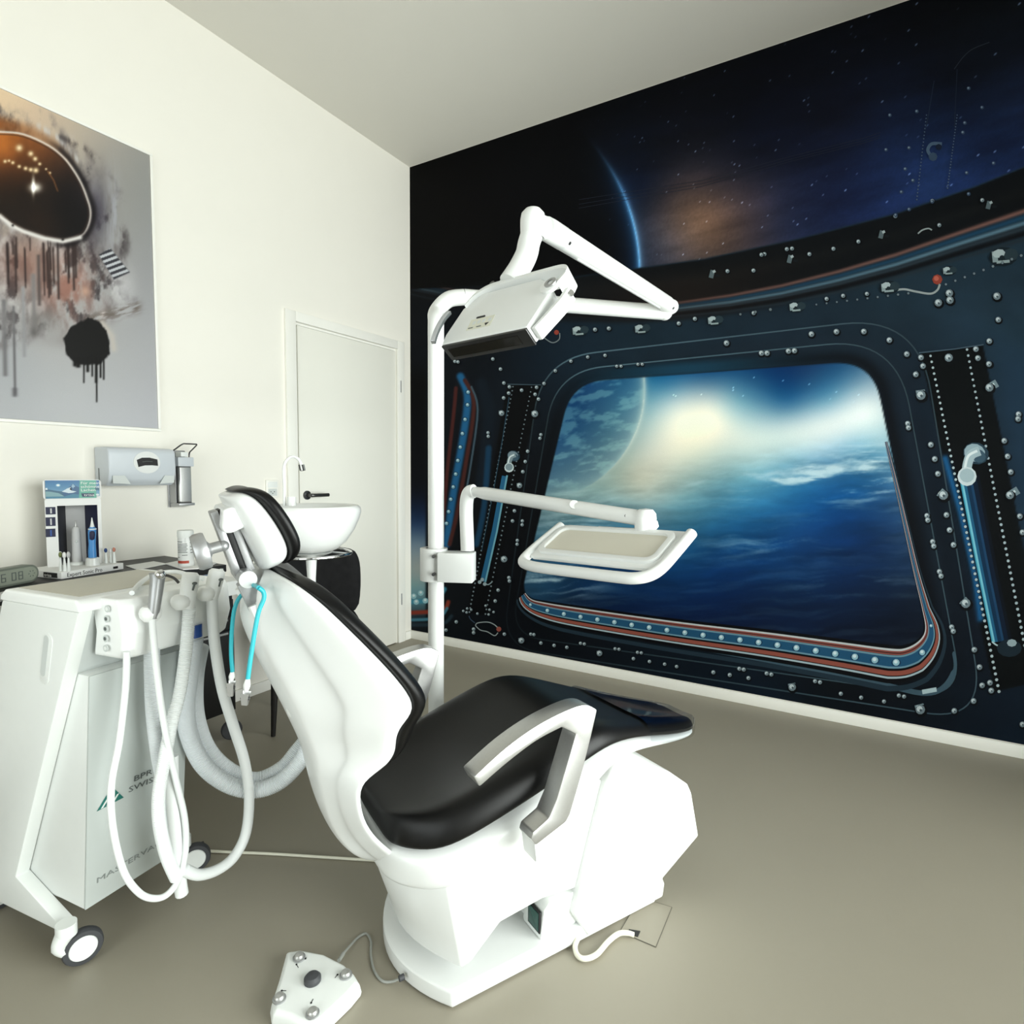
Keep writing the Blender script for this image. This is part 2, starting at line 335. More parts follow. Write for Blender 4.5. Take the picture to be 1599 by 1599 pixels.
def paint_mural(px, py):
    # hull
    c = field(px, py, [(650, 300, (3, 3, 6)), (650, 520, (8, 12, 18)), (760, 560, (10, 17, 25)), (860, 540, (18, 32, 44)), (1000, 520, (26, 42, 54)), (1200, 515, (26, 40, 52)),
                       (1400, 470, (30, 46, 58)), (1500, 480, (34, 52, 66)), (1590, 560, (30, 50, 66)), (1420, 620, (20, 32, 44)), (1470, 800, (12, 22, 32)), (1500, 1000, (12, 20, 30)),
                       (1560, 1130, (14, 26, 38)), (1590, 800, (26, 44, 60)), (1300, 1060, (10, 16, 22)), (1000, 1000, (12, 20, 28)), (860, 980, (10, 14, 20)), (800, 760, (8, 11, 16)),
                       (760, 640, (12, 19, 27)), (700, 980, (10, 16, 22)), (830, 900, (8, 11, 16)), (1200, 1100, (14, 26, 38))], 70)
    c = c*(.9+.25*fbm(px/60, py/40, 4, 5))[..., None]
    # band below the sky dome
    yb = np.interp(px, [p[0] for p in SKYB], [p[1] for p in SKYB]); yr = np.interp(px, [p[0] for p in RAIL], [p[1] for p in RAIL])
    band = sm(0, 3, py-yb)*(1-sm(10, 26, py-yr)); c = mixc(c, (13, 15, 18), band*.9)
    c = mixc(c, (24, 26, 28), np.exp(-((py-yb-(yr-yb)*.45)/9)**2)*band*.6)
    br = np.exp(-((px-1060)/150)**2)*band*sm(-5, 50, py-yb); c = mixc(c, (44, 32, 26), br*.5)
    for o, wd, col in ((-9, 2.2, (128, 92, 84)), (-3.5, 2.6, (30, 70, 98)), (2, 2.2, (96, 128, 146)), (7, 1.8, (48, 60, 70)), (12, 2, (14, 16, 20)), (17, 1.6, (38, 48, 56))):
        ww = wd*np.interp(px, [640, 1000, 1600], [.8, .8, 1.9]); off = o*np.interp(px, [640, 1060, 1600], [.8, .8, 1.7])
        fade = np.interp(px, [640, 700, 900, 1000, 1150, 1600], [.5, .35, .25, .5, .8, 1])
        c = mixc(c, col, np.exp(-((py-yr-off)/ww)**2)*fade)
    # sky dome
    up = 1-sm(-2, 1, py-yb)
    s = field(px, py, [(680, 300, (2, 2, 4)), (800, 330, (4, 4, 8)), (760, 230, (2, 3, 6)), (900, 200, (5, 7, 13)), (1000, 300, (20, 28, 48)), (1100, 120, (7, 9, 17)), (1250, 60, (7, 10, 18)),
                       (1400, 20, (9, 12, 20)), (1180, 240, (22, 26, 44)), (1300, 200, (18, 24, 44)), (1500, 120, (16, 23, 38)), (1590, 40, (14, 20, 30)), (1330, 310, (28, 40, 76)), (1450, 260, (34, 54, 100)), (1590, 180, (28, 42, 74)),
                       (1560, 220, (26, 40, 74)), (1100, 350, (126, 98, 82), 55), (1060, 330, (100, 82, 76), 40), (1180, 330, (74, 66, 78), 40), (1220, 350, (48, 52, 78)), (1030, 395, (70, 70, 84), 30), (960, 300, (24, 34, 54), 30), (1120, 280, (58, 52, 60), 35), (1130, 400, (84, 70, 68), 30), (890, 380, (3, 4, 8)), (940, 420, (4, 5, 9))], 60)
    n = fbm(px/90+py/300, py/26+px/110, 5, 21); s = s*(.72+.56*n)[..., None]
    s = s*(1-.10*vnoise(px/2.2, (py+px*.22)/2.6, 3)[..., None])
    # limb of the near planet
    cx, cy, R_ = 690., 425., 309.
    dd = np.hypot(px-cx, (py-cy))-R_; ang = sm(205, 345, py)*np.clip((px-cx)/60, 0, 1)
    inside = sm(2, -3, dd); s = mixc(s, (3, 4, 8), inside*.85*sm(700, 900, px))
    g = np.exp(-np.abs(dd)/3.2)*ang; s = s+g[..., None]*np.array([110, 160, 190.])*.8
    g = np.exp(-np.clip(-dd, 0, 999)/16)*ang*(dd < 0); s = s+g[..., None]*np.array([20, 60, 100.])*.9
    g = np.exp(-np.clip(dd, 0, 999)/9)*ang*(dd >= 0); s = s+g[..., None]*np.array([20, 45, 70.])*.7
    st = np.random.default_rng(4).random(px.shape); s = s+((st > .9968)*np.clip((px-860)/200, 0, 1))[..., None]*np.array([70, 80, 95.])*(.4+np.random.default_rng(9).random(px.shape))[..., None]
    c = c*(1-up[..., None])+s*up[..., None]
    # view through the big window
    g = poly_sd(px, py, GLASS)
    bx, by = px, py
    e = field(bx, by, [(1085, 658, (262, 258, 236), 60), (1110, 640, (250, 250, 236)), (1060, 640, (238, 244, 236)), (1120, 675, (255, 250, 232)), (1060, 690, (252, 248, 228), 50), (1010, 700, (206, 214, 206), 40), (1000, 755, (196, 200, 186), 45), (930, 745, (140, 166, 164)), (870, 775, (118, 148, 152)),
                       (880, 680, (36, 84, 124)), (930, 620, (44, 92, 128)), (905, 640, (28, 74, 114)), (970, 640, (86, 140, 160), 30), (960, 690, (120, 156, 160), 30), (1010, 610, (78, 140, 172), 30), (1040, 600, (64, 128, 166)), (1100, 585, (36, 90, 134)), (1180, 585, (24, 74, 118)),
                       (1260, 585, (30, 70, 112)), (1330, 585, (70, 116, 150)), (1150, 630, (140, 184, 200)), (1230, 625, (40, 100, 144)), (1290, 620, (90, 146, 178)), (1350, 640, (240, 248, 248), 30), (1310, 652, (228, 238, 240)), (1280, 660, (222, 234, 236), 35), (1240, 672, (216, 230, 230)), (1200, 684, (216, 232, 230)), (1160, 690, (222, 234, 228)), (1130, 690, (226, 234, 224)),
                       (1370, 690, (150, 190, 206), 30), (1340, 710, (90, 150, 184)), (1240, 735, (86, 146, 178)), (1160, 740, (128, 176, 190)), (1080, 770, (120, 162, 172)), (1300, 750, (40, 104, 154)), (1380, 760, (46, 96, 138)), (1150, 800, (44, 110, 152)), (1060, 820, (60, 118, 148)), (970, 815, (72, 122, 146)),
                       (880, 830, (72, 112, 130)), (1250, 830, (18, 66, 116)), (1360, 830, (16, 50, 92)), (1130, 880, (10, 56, 106)), (1010, 890, (12, 58, 104)), (900, 880, (26, 72, 110)), (850, 915, (30, 66, 94)), (1250, 900, (10, 44, 84)), (1390, 900, (16, 38, 66)), (1020, 945, (8, 32, 66)), (1180, 960, (8, 28, 58)), (1300, 980, (8, 24, 48)), (1410, 980, (10, 20, 36)), (900, 935, (12, 34, 60))], 48)
    n1 = fbm((px*.98+py*.12)/70+3, (py+px*.05+14*fbm(px/60,py/60,3,44))/17, 6, 40); n2 = fbm((px*.9-py*.3)/30, (py+px*.2)/12, 5, 60)
    low = sm(690, 760, py+.12*(px-1100)); e = e*(1+(n1-.5)[..., None]*.42*low[..., None])
    wy = py+px*.05+16*fbm(px/70, py/70, 3, 46); n3 = fbm(px/95+5, wy/9, 6, 51); n4 = fbm(px/26, wy/7, 4, 57)
    hot = np.exp(-(((px-1340)/90)**2+((py-725)/42)**2))+.55*np.exp(-(((px-1230)/120)**2+((py-755)/22)**2))+.35*np.exp(-(((px-900)/60)**2+((py-800)/40)**2))+.6*np.exp(-(((px-875)/60)**2+((py-905)/24)**2))+.22*np.exp(-(((px-1330)/70)**2+((py-915)/14)**2))+.2*np.exp(-(((px-1180)/90)**2+((py-850)/18)**2))+.05
    cl = sm(.44, .74, n3)*(.35+.9*n4)*low*np.clip(hot*1.5, 0, 1); e = mixc(e, (206, 228, 234), np.clip(cl, 0, .85))
    # the second planet, upper left
    dd = np.hypot(px-828, py-606)-178; pin = sm(1.5, -1.5, dd)*sm(780, 740, py+.12*(px-900)); tex = sm(.45, .65, n2)
    e = mixc(e, (110, 160, 176), pin*tex*.45); e = mixc(e, (20, 60, 104), pin*(1-tex)*.35)
    gl = np.exp(-np.abs(dd)/3.5)*sm(790, 660, py); e = mixc(e, (226, 234, 224), gl*.8); e = mixc(e, (150, 190, 196), np.exp(-np.clip(-dd, 0, 99)/18)*(dd < 0)*.5*sm(790, 700, py))
    stv = np.random.default_rng(5).random(px.shape); e = e+((stv > .997)*sm(640, 590, py-.07*(1300-px))*(px > 1020))[..., None]*np.array([80, 90, 90.])
    k = sm(1.5, -1.5, g); c = c*(1-k[..., None])+e*k[..., None]
    # frame of the big window: dark inner rebate and soft sheen lines
    c = mixc(c, (8, 12, 17), np.exp(-((g-9)/9)**2)*(1-k)*.75)
    top = sm(700, 560, py); c = mixc(c, (30, 78, 104), sm(0, 3, g)*sm(26, 10, g)*top*np.exp(-((px-1060)/150)**2)*.75)
    c = mixc(c, (30, 42, 54), np.exp(-((g-34)/10)**2)*.5*sm(900, 1200, px)*sm(1040, 900, py))
    # pillars
    for P, col in ((PIL, (5, 9, 11)), (PILL, (4, 6, 9))):
        sd = poly_sd(px, py, P); c = mixc(c, col, sm(1.5, -1.5, sd)*.95)
    # soft blue glow bands beside the pillars
    c = mixc(c, (28, 92, 140), np.exp(-(line_d(px, py, [(1476, 716), (1500, 800), (1522, 900), (1531, 966)])/5.5)**2)*.95)
    c = mixc(c, (34, 58, 80), sm(1545, 1575, px-(py-560)*.13)*sm(520, 600, py)*sm(1000, 800, py)*.35)
    # left sliver of the next window
    w_ = sm(0, 6, 668-px)*sm(560, 600, py)*sm(1000, 940, py)
    gy = field(px, py, [(650, 600, (1, 2, 4)), (650, 760, (6, 10, 20)), (655, 815, (30, 52, 84)), (650, 850, (110, 130, 146)), (655, 890, (150, 158, 156)), (650, 925, (110, 150, 160)), (660, 985, (12, 20, 28))], 22)
    c = c*(1-w_[..., None])+gy*w_[..., None]
    for P, wd, col in (([(712, 606), (708, 650), (698, 740), (690, 840)], 3.2, (72, 34, 32)), ([(719, 588), (729, 612), (729, 640), (722, 690), (708, 770), (697, 850)], 6.5, (32, 92, 134)), ([(726, 594), (738, 618), (739, 650), (728, 720), (714, 800), (702, 850)], 3.5, (70, 36, 32)),
                       ([(736, 604), (746, 640), (736, 720), (722, 800)], 1.6, (66, 84, 96)), ([(752, 600), (764, 650), (750, 760)], 10, (16, 26, 36)), ([(640, 957), (690, 953), (700, 940)], 3.5, (130, 54, 40)), ([(640, 968), (684, 965), (698, 950)], 2.5, (70, 120, 138)), ([(640, 940), (680, 936), (694, 920)], 4, (64, 132, 154)),
                       ([(763, 700), (756, 790), (744, 850)], 5, (22, 58, 84)), ([(640, 976), (690, 974), (705, 962)], 3, (34, 50, 60))):
        c = mixc(c, col, np.exp(-(line_d(px, py, [(v.x, v.y) for v in spline([(a, b, 0) for a, b in P], 4)])/wd)**4))
    return np.clip(c, 0, 255)

PRINT = .97
INK = print_mat('mural_print', .55, .08, .08)
def ink_mesh(name, V, F, Ccol, m, parent=None, kind=None):
    me = bpy.data.meshes.new(name); me.vertices.add(len(V)); me.vertices.foreach_set('co', np.asarray(V, np.float32).ravel())
    F = np.asarray(F, np.int32); k = F.shape[1]
    me.loops.add(F.size); me.loops.foreach_set('vertex_index', F.ravel()); me.polygons.add(len(F))
    me.polygons.foreach_set('loop_start', np.arange(0, F.size, k, dtype=np.int32)); me.polygons.foreach_set('loop_total', np.full(len(F), k, np.int32))
    a = me.color_attributes.new('ink', 'FLOAT_COLOR', 'POINT'); cc = np.ones((len(V), 4), np.float32); cc[:, :3] = Ccol; a.data.foreach_set('color', cc.ravel())
    me.update(calc_edges=True); me.validate(); me.materials.append(m)
    o = bpy.data.objects.new(name, me); COL.objects.link(o); o.parent = parent
    if kind: o['kind'] = kind
    return o
def sheet(name, U, Z, place, paint, m, parent, back):
    uu, zz = np.meshgrid(U, Z); P = place(uu.ravel(), zz.ravel()); x, y = projpx(P); c = lin(paint(x, y))**1.06*PRINT
    nu, nz = len(U), len(Z); i = np.arange(nu*nz).reshape(nz, nu)
    F = np.stack([i[:-1, :-1], i[:-1, 1:], i[1:, 1:], i[1:, :-1]], -1).reshape(-1, 4)
    return ink_mesh(name, P, F, c, m, parent)
mural = thing('wall_mural', 'dark blue photo wallpaper of a spaceship cabin window onto planets on back wall', 'mural', (0, 0, 0))
U = np.concatenate([np.arange(.003, 3.55, .0062), np.arange(3.56, RX, .04), [RX-.002]]); Zs = np.concatenate([np.arange(.06, HC-.004, .0064), [HC-.002]])
sheet('wallpaper', U, Zs, lambda u, z: np.stack([u, np.full_like(u, -.0012), z], 1), paint_mural, INK, mural, None)

class Ink:                                # flat printed marks lying on a plane
    def __init__(s, plane): s.V = []; s.F = []; s.C = []; s.plane = plane; s.k = 0
    def quad(s, pts, col):
        o = len(s.V); s.k += 1; s.V += [s.plane(*p, s.k) for p in pts]; c = lin(col)*.86; s.C += [c]*4; s.F.append((o, o+1, o+2, o+3))
    def stroke(s, pts, w, col, closed=False):
        P = np.asarray(pts, float); n = len(P); wl = w if np.ndim(w) else np.full(n, w, float)
        t = np.gradient(P, axis=0) if not closed else (np.roll(P, -1, 0)-np.roll(P, 1, 0)); t /= np.linalg.norm(t, axis=1)[:, None]+1e-9
        nn = np.stack([-t[:, 1], t[:, 0]], 1); A = P+nn*np.asarray(wl)[:, None]/2; B = P-nn*np.asarray(wl)[:, None]/2; s.k += 1; o = len(s.V)
        c = np.asarray(col, float); c = np.repeat(c[None], n, 0) if c.ndim == 1 else c
        for i in range(n): s.V += [s.plane(*A[i], s.k), s.plane(*B[i], s.k)]; s.C += [lin(c[i])*.8]*2
        for i in range(n if closed else n-1): j = (i+1) % n; s.F.append((o+2*i, o+2*i+1, o+2*j+1, o+2*j))
    def disc(s, x, y, r, col, sx=1., rot=0., n=8):
        s.k += 1; o = len(s.V); c = lin(col)*.8; ca, sa = math.cos(rot), math.sin(rot)
        for k in range(n): a = 2*math.pi*k/n; u = r*sx*math.cos(a); v = r*math.sin(a); s.V.append(s.plane(x+u*ca-v*sa, y+u*sa+v*ca, s.k)); s.C.append(c)
        for k in range(1, n-2, 2): s.F.append((o, o+k, o+k+1, o+k+2))
    def fill(s, pts, col):                 # convex-ish polygon as a fan of quads round its centre
        P = [tuple(p) for p in pts]; s.k += 1; o = len(s.V); cx = sum(p[0] for p in P)/len(P); cy = sum(p[1] for p in P)/len(P); c = lin(col)*.86
        if len(P) % 2: P.append(P[0])
        s.V.append(s.plane(cx, cy, s.k)); s.C.append(c)
        for p in P: s.V.append(s.plane(*p, s.k)); s.C.append(c)
        n = len(P)
        for k in range(0, n, 2): s.F.append((o, o+1+k, o+1+(k+1) % n, o+1+(k+2) % n))
    def done(s, name, m, parent, kind=None): return ink_mesh(name, s.V, s.F, s.C, m, parent, kind)
def mural_plane(base):
    def f(x, y, k): p = at(x, y, Y=-.0016-base-.0000025*k); return (p.x, p.y, p.z)
    return f
def zz(box, sc, pts): return [(box[0]+x/sc, box[1]+y/sc) for x, y in pts]
B5 = lambda *p: zz((640, 550), 2.665, p)
B6 = lambda *p: zz((1050, 550), 2.461, p)
B8 = lambda *p: zz((1100, 300), 3.204, p)
B4 = lambda *p: zz((640, 0), 1.6674, p)
B7 = lambda *p: zz((640, 560), 3.634, p)
def sp2(P, n=6, closed=False): return [(v.x, v.y) for v in spline([(a, b, 0) for a, b in P], n, closed)]
k_ = Ink(mural_plane(0))
# sheen lines of the frame
F1 = rounded([(868, 580, 75), (1400, 527, 110), (1505, 1092, 75), (798, 992, 50)], 14)
F2 = rounded([(846, 560, 85), (1434, 492, 120), (1538, 1128, 95), (784, 1010, 60)], 14)
def sheen(P, w, hi):
    P = np.asarray(P); c = field(P[:, 0], P[:, 1], [(900, 560, hi), (1200, 520, hi), (1350, 530, np.array(hi)*.7), (1430, 620, np.array(hi)*.6), (1480, 900, np.array(hi)*.55), (1490, 1060, np.array(hi)*.8), (1250, 1050, np.array(hi)*.6), (950, 990, np.array(hi)*.45), (810, 880, (14, 20, 26)), (850, 660, np.array(hi)*.4)], 60)
    k_.stroke(P, w, c, True)
sheen(F2, 2.2, (82, 108, 122)); sheen(F1, 2., (84, 112, 126))
k_.stroke(sp2(B6((150, 1150), (500, 1215), (800, 1275), (960, 1310), (1040, 1290), (1085, 1220), (1080, 1150))), [3]*6+[5]*6+[8]*12+[9]*6+[5]*6+[1], (64, 88, 102))
k_.stroke(B6((960, 1306), (1015, 1296)), 7, (178, 200, 206))
# coloured sill stripes follow the lower edge and right corner of the glass
GL = np.array(GLASS); n_ = len(GL)
low_ = [p for p in sp2([(820, 926), (830, 936), (850, 941), (900, 949), (1050, 970), (1200, 988), (1320, 1004), (1390, 1013), (1415, 1012), (1436, 1000), (1445, 982), (1440, 950), (1426, 890), (1400, 770), (1382, 690)], 6)]
LP = np.array(low_); tt = np.gradient(LP, axis=0); tt /= np.linalg.norm(tt, axis=1)[:, None]; NN = np.stack([-tt[:, 1], tt[:, 0]], 1)
i_ = np.arange(len(LP)); sc_ = np.interp(i_, [0, 12, 24, 42, 50, 60, 66, 72, 84], [.3, .62, .86, 1.2, 1.1, .55, .3, .2, .06])
for o, wd, col in ((20, 50, (9, 11, 15)), (1.2, 2.6, (196, 202, 204)), (5.2, 5, (142, 80, 72)), (5.4, 1.2, (70, 36, 34)), (9.5, 2.2, (106, 146, 162)), (17.5, 13, (34, 82, 116)), (24.5, 2.2, (108, 150, 168)), (28, 3, (10, 12, 16)), (32, 6, (146, 80, 68)), (37.8, 2.4, (170, 190, 198)), (52, 7, (34, 50, 62))):
    k_.stroke(LP+NN*(o*sc_)[:, None], wd*sc_+.35, col)
arc_ = np.concatenate([[0], np.cumsum(np.linalg.norm(np.diff(LP, axis=0), axis=1))])
for k in range(23):
    j = np.interp(16+k*(25.5+.16*k), arc_, i_); p = LP+NN*(17.5*sc_)[:, None]; x = np.interp(j, i_, p[:, 0]); y = np.interp(j, i_, p[:, 1]); r = 4.6*np.interp(j, i_, sc_)
    k_.disc(x, y+.5, r*1.1, (26, 60, 88), 1.3, n=10); k_.disc(x, y, r, (148, 190, 204), n=10); k_.disc(x-.5, y-1, r*.55, (214, 232, 236), n=8)
for x, y in B7((330, 190), (327, 262), (313, 345), (298, 425), (286, 502), (272, 578), (260, 655), (246, 728), (232, 798), (220, 868), (208, 935)):
    k_.disc(x, y, 3.9, (22, 52, 76), 1.1); k_.disc(x, y, 3., (108, 156, 176)); k_.disc(x-.3, y-.8, 1.5, (190, 214, 222))
for x, y in ((646, 931), (657, 926), (664, 938), (650, 940)): k_.disc(x, y, 4.5, (150, 196, 206)); k_.disc(x, y-1, 2, (214, 232, 234))
# dotted rivet seams of the pillars
def dots(a, b, n, r, col):
    for k in range(n):
        t = k/(n-1); x = a[0]+(b[0]-a[0])*t; y = a[1]+(b[1]-a[1])*t; rr = r*(1+.25*t)
        k_.disc(x, y, rr*1.25, (8, 12, 16), n=6); k_.disc(x, y-.2, rr, col, n=6)
dots((1453, 556), (1560, 1080), 58, 2.1, (176, 194, 200)); dots((1510, 546), (1600, 1008), 50, 2.1, (168, 186, 194))
dots((801, 604), (733, 956), 56, 1.15, (120, 134, 142)); dots((830, 605), (758, 959), 50, 1.15, (120, 134, 142))
k_.stroke([(1435, 551), (1490, 545), (1536, 538)], 1.8, (70, 90, 104)); k_.stroke([(792, 600), (845, 601)], 1.3, (66, 84, 96))
k_.stroke([(795, 620), (784, 690), (770, 770), (752, 860)], 1.2, (46, 74, 92))
# glowing tubes on the pillars
def tube2(L_, Rr, cols):
    for f0, f1, c in cols:
        a = [(l[0]+(r[0]-l[0])*(f0+f1)/2, l[1]+(r[1]-l[1])*(f0+f1)/2) for l, r in zip(L_, Rr)]; w = [abs(r[0]-l[0])*(f1-f0)+.4 for l, r in zip(L_, Rr)]
        k_.stroke(a, w, c)
lt, rt = [(1498, 746), (1523, 875), (1549, 1003)], [(1529, 742), (1554, 872), (1580, 1000)]
tube2(lt, rt, [(0, .08, (60, 150, 180)), (.06, .16, (120, 196, 214)), (.16, .3, (34, 96, 132)), (.3, .5, (18, 48, 76)), (.5, .62, (28, 66, 100)), (.62, .85, (12, 28, 48)), (.85, 1, (8, 16, 26))])
k_.stroke(sp2([(1549, 1002), (1558, 1008), (1570, 1007), (1579, 1000)]), 2.4, (176, 200, 206))
tube2([(784, 744), (768, 830), (750, 907)], [(793, 742), (777, 830), (759, 909)], [(0, .75, (38, 98, 136)), (.75, 1, (110, 166, 184))])
def elbow(x, y, s, c1, c2):
    k_.disc(x+10*s, y-16*s, 17*s, (40, 62, 76), 1.2, .3, 12); k_.disc(x+8*s, y-17*s, 14*s, c2, 1.2, .3, 12); k_.disc(x+14*s, y-12*s, 10*s, (60, 86, 102), 1.2, .6, 12)
    k_.stroke(sp2([(x+16*s, y-20*s), (x+3*s, y-14*s), (x-3*s, y), (x-5*s, y+18*s)]), 15*s, c1); k_.stroke(sp2([(x+12*s, y-20*s), (x-1*s, y-13*s), (x-6*s, y), (x-8*s, y+18*s)]), 4*s, (226, 238, 240))
    k_.disc(x-4*s, y+20*s, 15*s, (206, 220, 224), 1., 0, 12); k_.disc(x-4*s, y+18.5*s, 11*s, c1, 1.05, 0, 12)
elbow(1514, 724, 1.0, (168, 190, 198), (150, 174, 184)); elbow(797, 720, .5, (130, 150, 158), (120, 140, 150))
for x, y in ((753, 905), (757, 912), (749, 909)): k_.disc(x, y, 3, (150, 168, 174))
k_.stroke(sp2([(757, 910), (762, 913), (768, 909)]), 1.6, (140, 160, 168))
k_.disc(1576, 1012, 14, (26, 40, 50), 1.4, 0, 12); k_.disc(1580, 1004, 6, (150, 170, 176), 1.3)
# wires and their red plugs
def wire(P, w, c=(150, 160, 162)): k_.stroke(sp2(P), w, c)
wire(B8((950, 492), (1000, 486), (1060, 498), (1130, 508), (1165, 490), (1178, 460)), 3.2, (158, 168, 168)); k_.disc(*B8((1165, 437))[0], 8, (150, 66, 52), 1.0); k_.disc(*B8((1160, 432))[0], 4, (190, 100, 84))
wire(B7((335, 1460), (345, 1480), (370, 1500)), 1.4, (60, 76, 96)); wire(B7((372, 1515), (385, 1500), (440, 1495), (480, 1510), (510, 1540)), 1.5); wire(B7((372, 1515), (400, 1540), (440, 1550), (480, 1572), (500, 1555)), 1.5); k_.disc(*B7((505, 1535))[0], 4, (150, 80, 70))
wire([(826, 523), (846, 526), (862, 535), (873, 530), (874, 520)], 1.7, (120, 130, 134)); k_.disc(869, 519, 4, (150, 66, 54))
wire(B8((1068, 208), (1090, 190), (1120, 182), (1138, 190)), 2.2, (160, 172, 174))
wire([(1490, 108), (1505, 88), (1520, 76), (1545, 66)], 1.2, (52, 60, 70))
# bolts: dark seat, metal disc, highlight
def bolt(x, y, r):
    k_.disc(x+.2*r, y+.3*r, r*1.35, (8, 12, 16), n=10); k_.disc(x, y, r, (112, 128, 136), n=10); k_.disc(x-.15*r, y-.15*r, r*.62, (196, 208, 212), n=8); k_.disc(x+.1*r, y+.15*r, r*.3, (70, 84, 92), n=6)
for x, y in B8((110, 755), (535, 710), (660, 698), (797, 697), (925, 740), (1012, 810), (1060, 910), (1470, 638), (1425, 745), (1427, 860), (1358, 785), (1368, 830), (1083, 827), (1093, 870)): bolt(x, y, 4.6)
for x, y in B8((285, 805), (313, 805), (420, 795), (450, 793)): bolt(x, y, 4.4)
bolt(*B8((1222, 828))[0], 6.5)
for x, y in B6((904, 274), (907, 290), (978, 628), (981, 645), (1000, 728), (1004, 745), (1026, 843), (1032, 860), (1073, 1056), (1079, 1072)): bolt(x, y, 4.3)
for x, y in B6((993, 355), (1008, 410), (1020, 467), (1053, 625), (1065, 683), (1080, 740), (1160, 1143), (1180, 1210), (1190, 1280), (1220, 1270), (1225, 1300), (935, 85), (1083, 1378), (1157, 1340), (1275, 340), (1288, 400), (1300, 460), (1335, 630), (1345, 692), (1330, 238), (1328, 256), (1216, 45), (1345, 1430)): bolt(x, y, 4.6)
for x, y in B6((157, 1230), (220, 1240), (292, 1252), (647, 1312), (725, 1327), (813, 1342)): bolt(x, y, 3.4)
for x, y in B6((257, 1216), (274, 1219), (362, 1234), (380, 1238), (548, 1264), (567, 1268), (870, 1319), (890, 1323)): bolt(x, y, 3.4)
def cap(x, y, r, dx, dy):                # large hex bolt seen from the side
    k_.stroke([(x+dx, y+dy), (x, y)], 2*r*.95, (118, 138, 146)); k_.stroke([(x+dx*.8-r*.3, y+dy*.8), (x-r*.3, y)], r*.6, (206, 220, 224)); bolt(x, y, r)
for x, y, r, dx, dy in ((1438, 617, 7.5, -1, -8), (1473, 773, 7.5, -6, -5), (1508, 942, 7.5, -5, -5), (1437, 1108, 7.5, -2, -8), (1237, 1073, 6, -1, -6), (1545, 605, 6.5, 12, -7), (1577, 773, 6.5, 13, -8)): cap(x, y, r, dx, dy)
for x, y in B5((670, 37), (740, 20), (812, 13), (605, 77), (558, 130), (490, 412), (480, 455), (470, 497), (435, 660), (427, 702), (412, 938), (414, 952), (367, 990), (355, 1035), (545, 1210), (600, 1220), (653, 1228), (930, 1275), (997, 1287), (1060, 1298), (393, 1173), (265, 1152), (265, 1167), (465, 158), (527, 146), (521, 175), (535, 195), (414, 144), (411, 170), (390, 190), (391, 128), (377, 70), (345, 28), (1110, 1308), (150, 1156), (193, 1122)): bolt(x, y, 2.9)
for x, y in B5((861, 58), (879, 58), (949, 50), (967, 50), (503, 1173), (516, 1175), (710, 1211), (726, 1214), (854, 1234), (870, 1236), (947, 1249), (963, 1251), (545, 343), (541, 358), (468, 702), (467, 718), (447, 783), (446, 799), (187, 38), (200, 40), (325, 335), (326, 350)): bolt(x, y, 2.7)
for x, y, r in ((835, 646, 5.4), (783, 645, 4.5), (811, 758, 4.4), (787, 873, 5.2), (814, 1000, 4.8), (936, 1020, 4.6)): cap(x, y, r, 0, -3.5)
for x, y in B7((322, 1440), (325, 1418), (303, 1432), (348, 1425), (452, 1425), (447, 1452), (475, 1438), (430, 1402), (383, 1447)): bolt(x, y, 2.1)
# fittings along the band under the dome
def blob(x, y, s):
    k_.disc(x+2*s, y, 9*s, (22, 34, 42), 1.5, -.1, 12); k_.disc(x+9*s, y-2*s, 6*s, (44, 60, 68), 1.2); k_.stroke([(x-6*s, y-5*s), (x-5*s, y+5*s)], 5*s, (140, 158, 162)); k_.disc(x-2*s, y-3*s, 4*s, (176, 192, 196), 1.5, -.2); k_.stroke([(x-4*s, y+5*s), (x+8*s, y+4*s)], 2.6*s, (150, 168, 170)); k_.disc(x+1*s, y+1*s, 2.6*s, (30, 42, 48))
for x, y, s in [(*p, 1.0) for p in B4((600, 857), (790, 835))]+[(*p, 1.05) for p in B4((1003, 800), (438, 862))]+[(1386, 449, 1.2), (1563, 401, 1.7), (1480, 423, .9)]: blob(x, y, s)
for x, y in B4((895, 815), (1128, 770), (700, 842), (742, 830), (518, 855), (482, 858), (1190, 765), (1085, 778)): bolt(x, y, 3.4)
for x, y in B8((1463, 520), (1170, 553), (1225, 505), (1228, 540)): bolt(x, y, 6)
dots(B8((560, 563))[0], B8((1020, 507))[0], 10, 1.6, (110, 126, 134)); dots(B8((1208, 462))[0], B8((1585, 318))[0], 9, 1.9, (120, 136, 144)); dots(B8((180, 612))[0], B8((330, 588))[0], 3, 2, (110, 124, 130))
for x, y in B8((300, 310), (285, 313), (412, 285), (438, 282), (115, 395), (525, 310), (645, 283), (770, 247), (955, 120), (1140, 44), (1390, 40), (1175, 165), (245, 392)): bolt(x, y, 3.3)
for x, y in B8((45, 410), (435, 335), (893, 212), (1430, 65)): k_.stroke([(x-4, y+6), (x-1, y-6)], 7, (96, 112, 118)); k_.stroke([(x-1, y-3), (x+3, y-5)], 4, (176, 190, 194)); k_.stroke([(x+3, y+2), (x+10, y+3)], 4, (24, 30, 34))
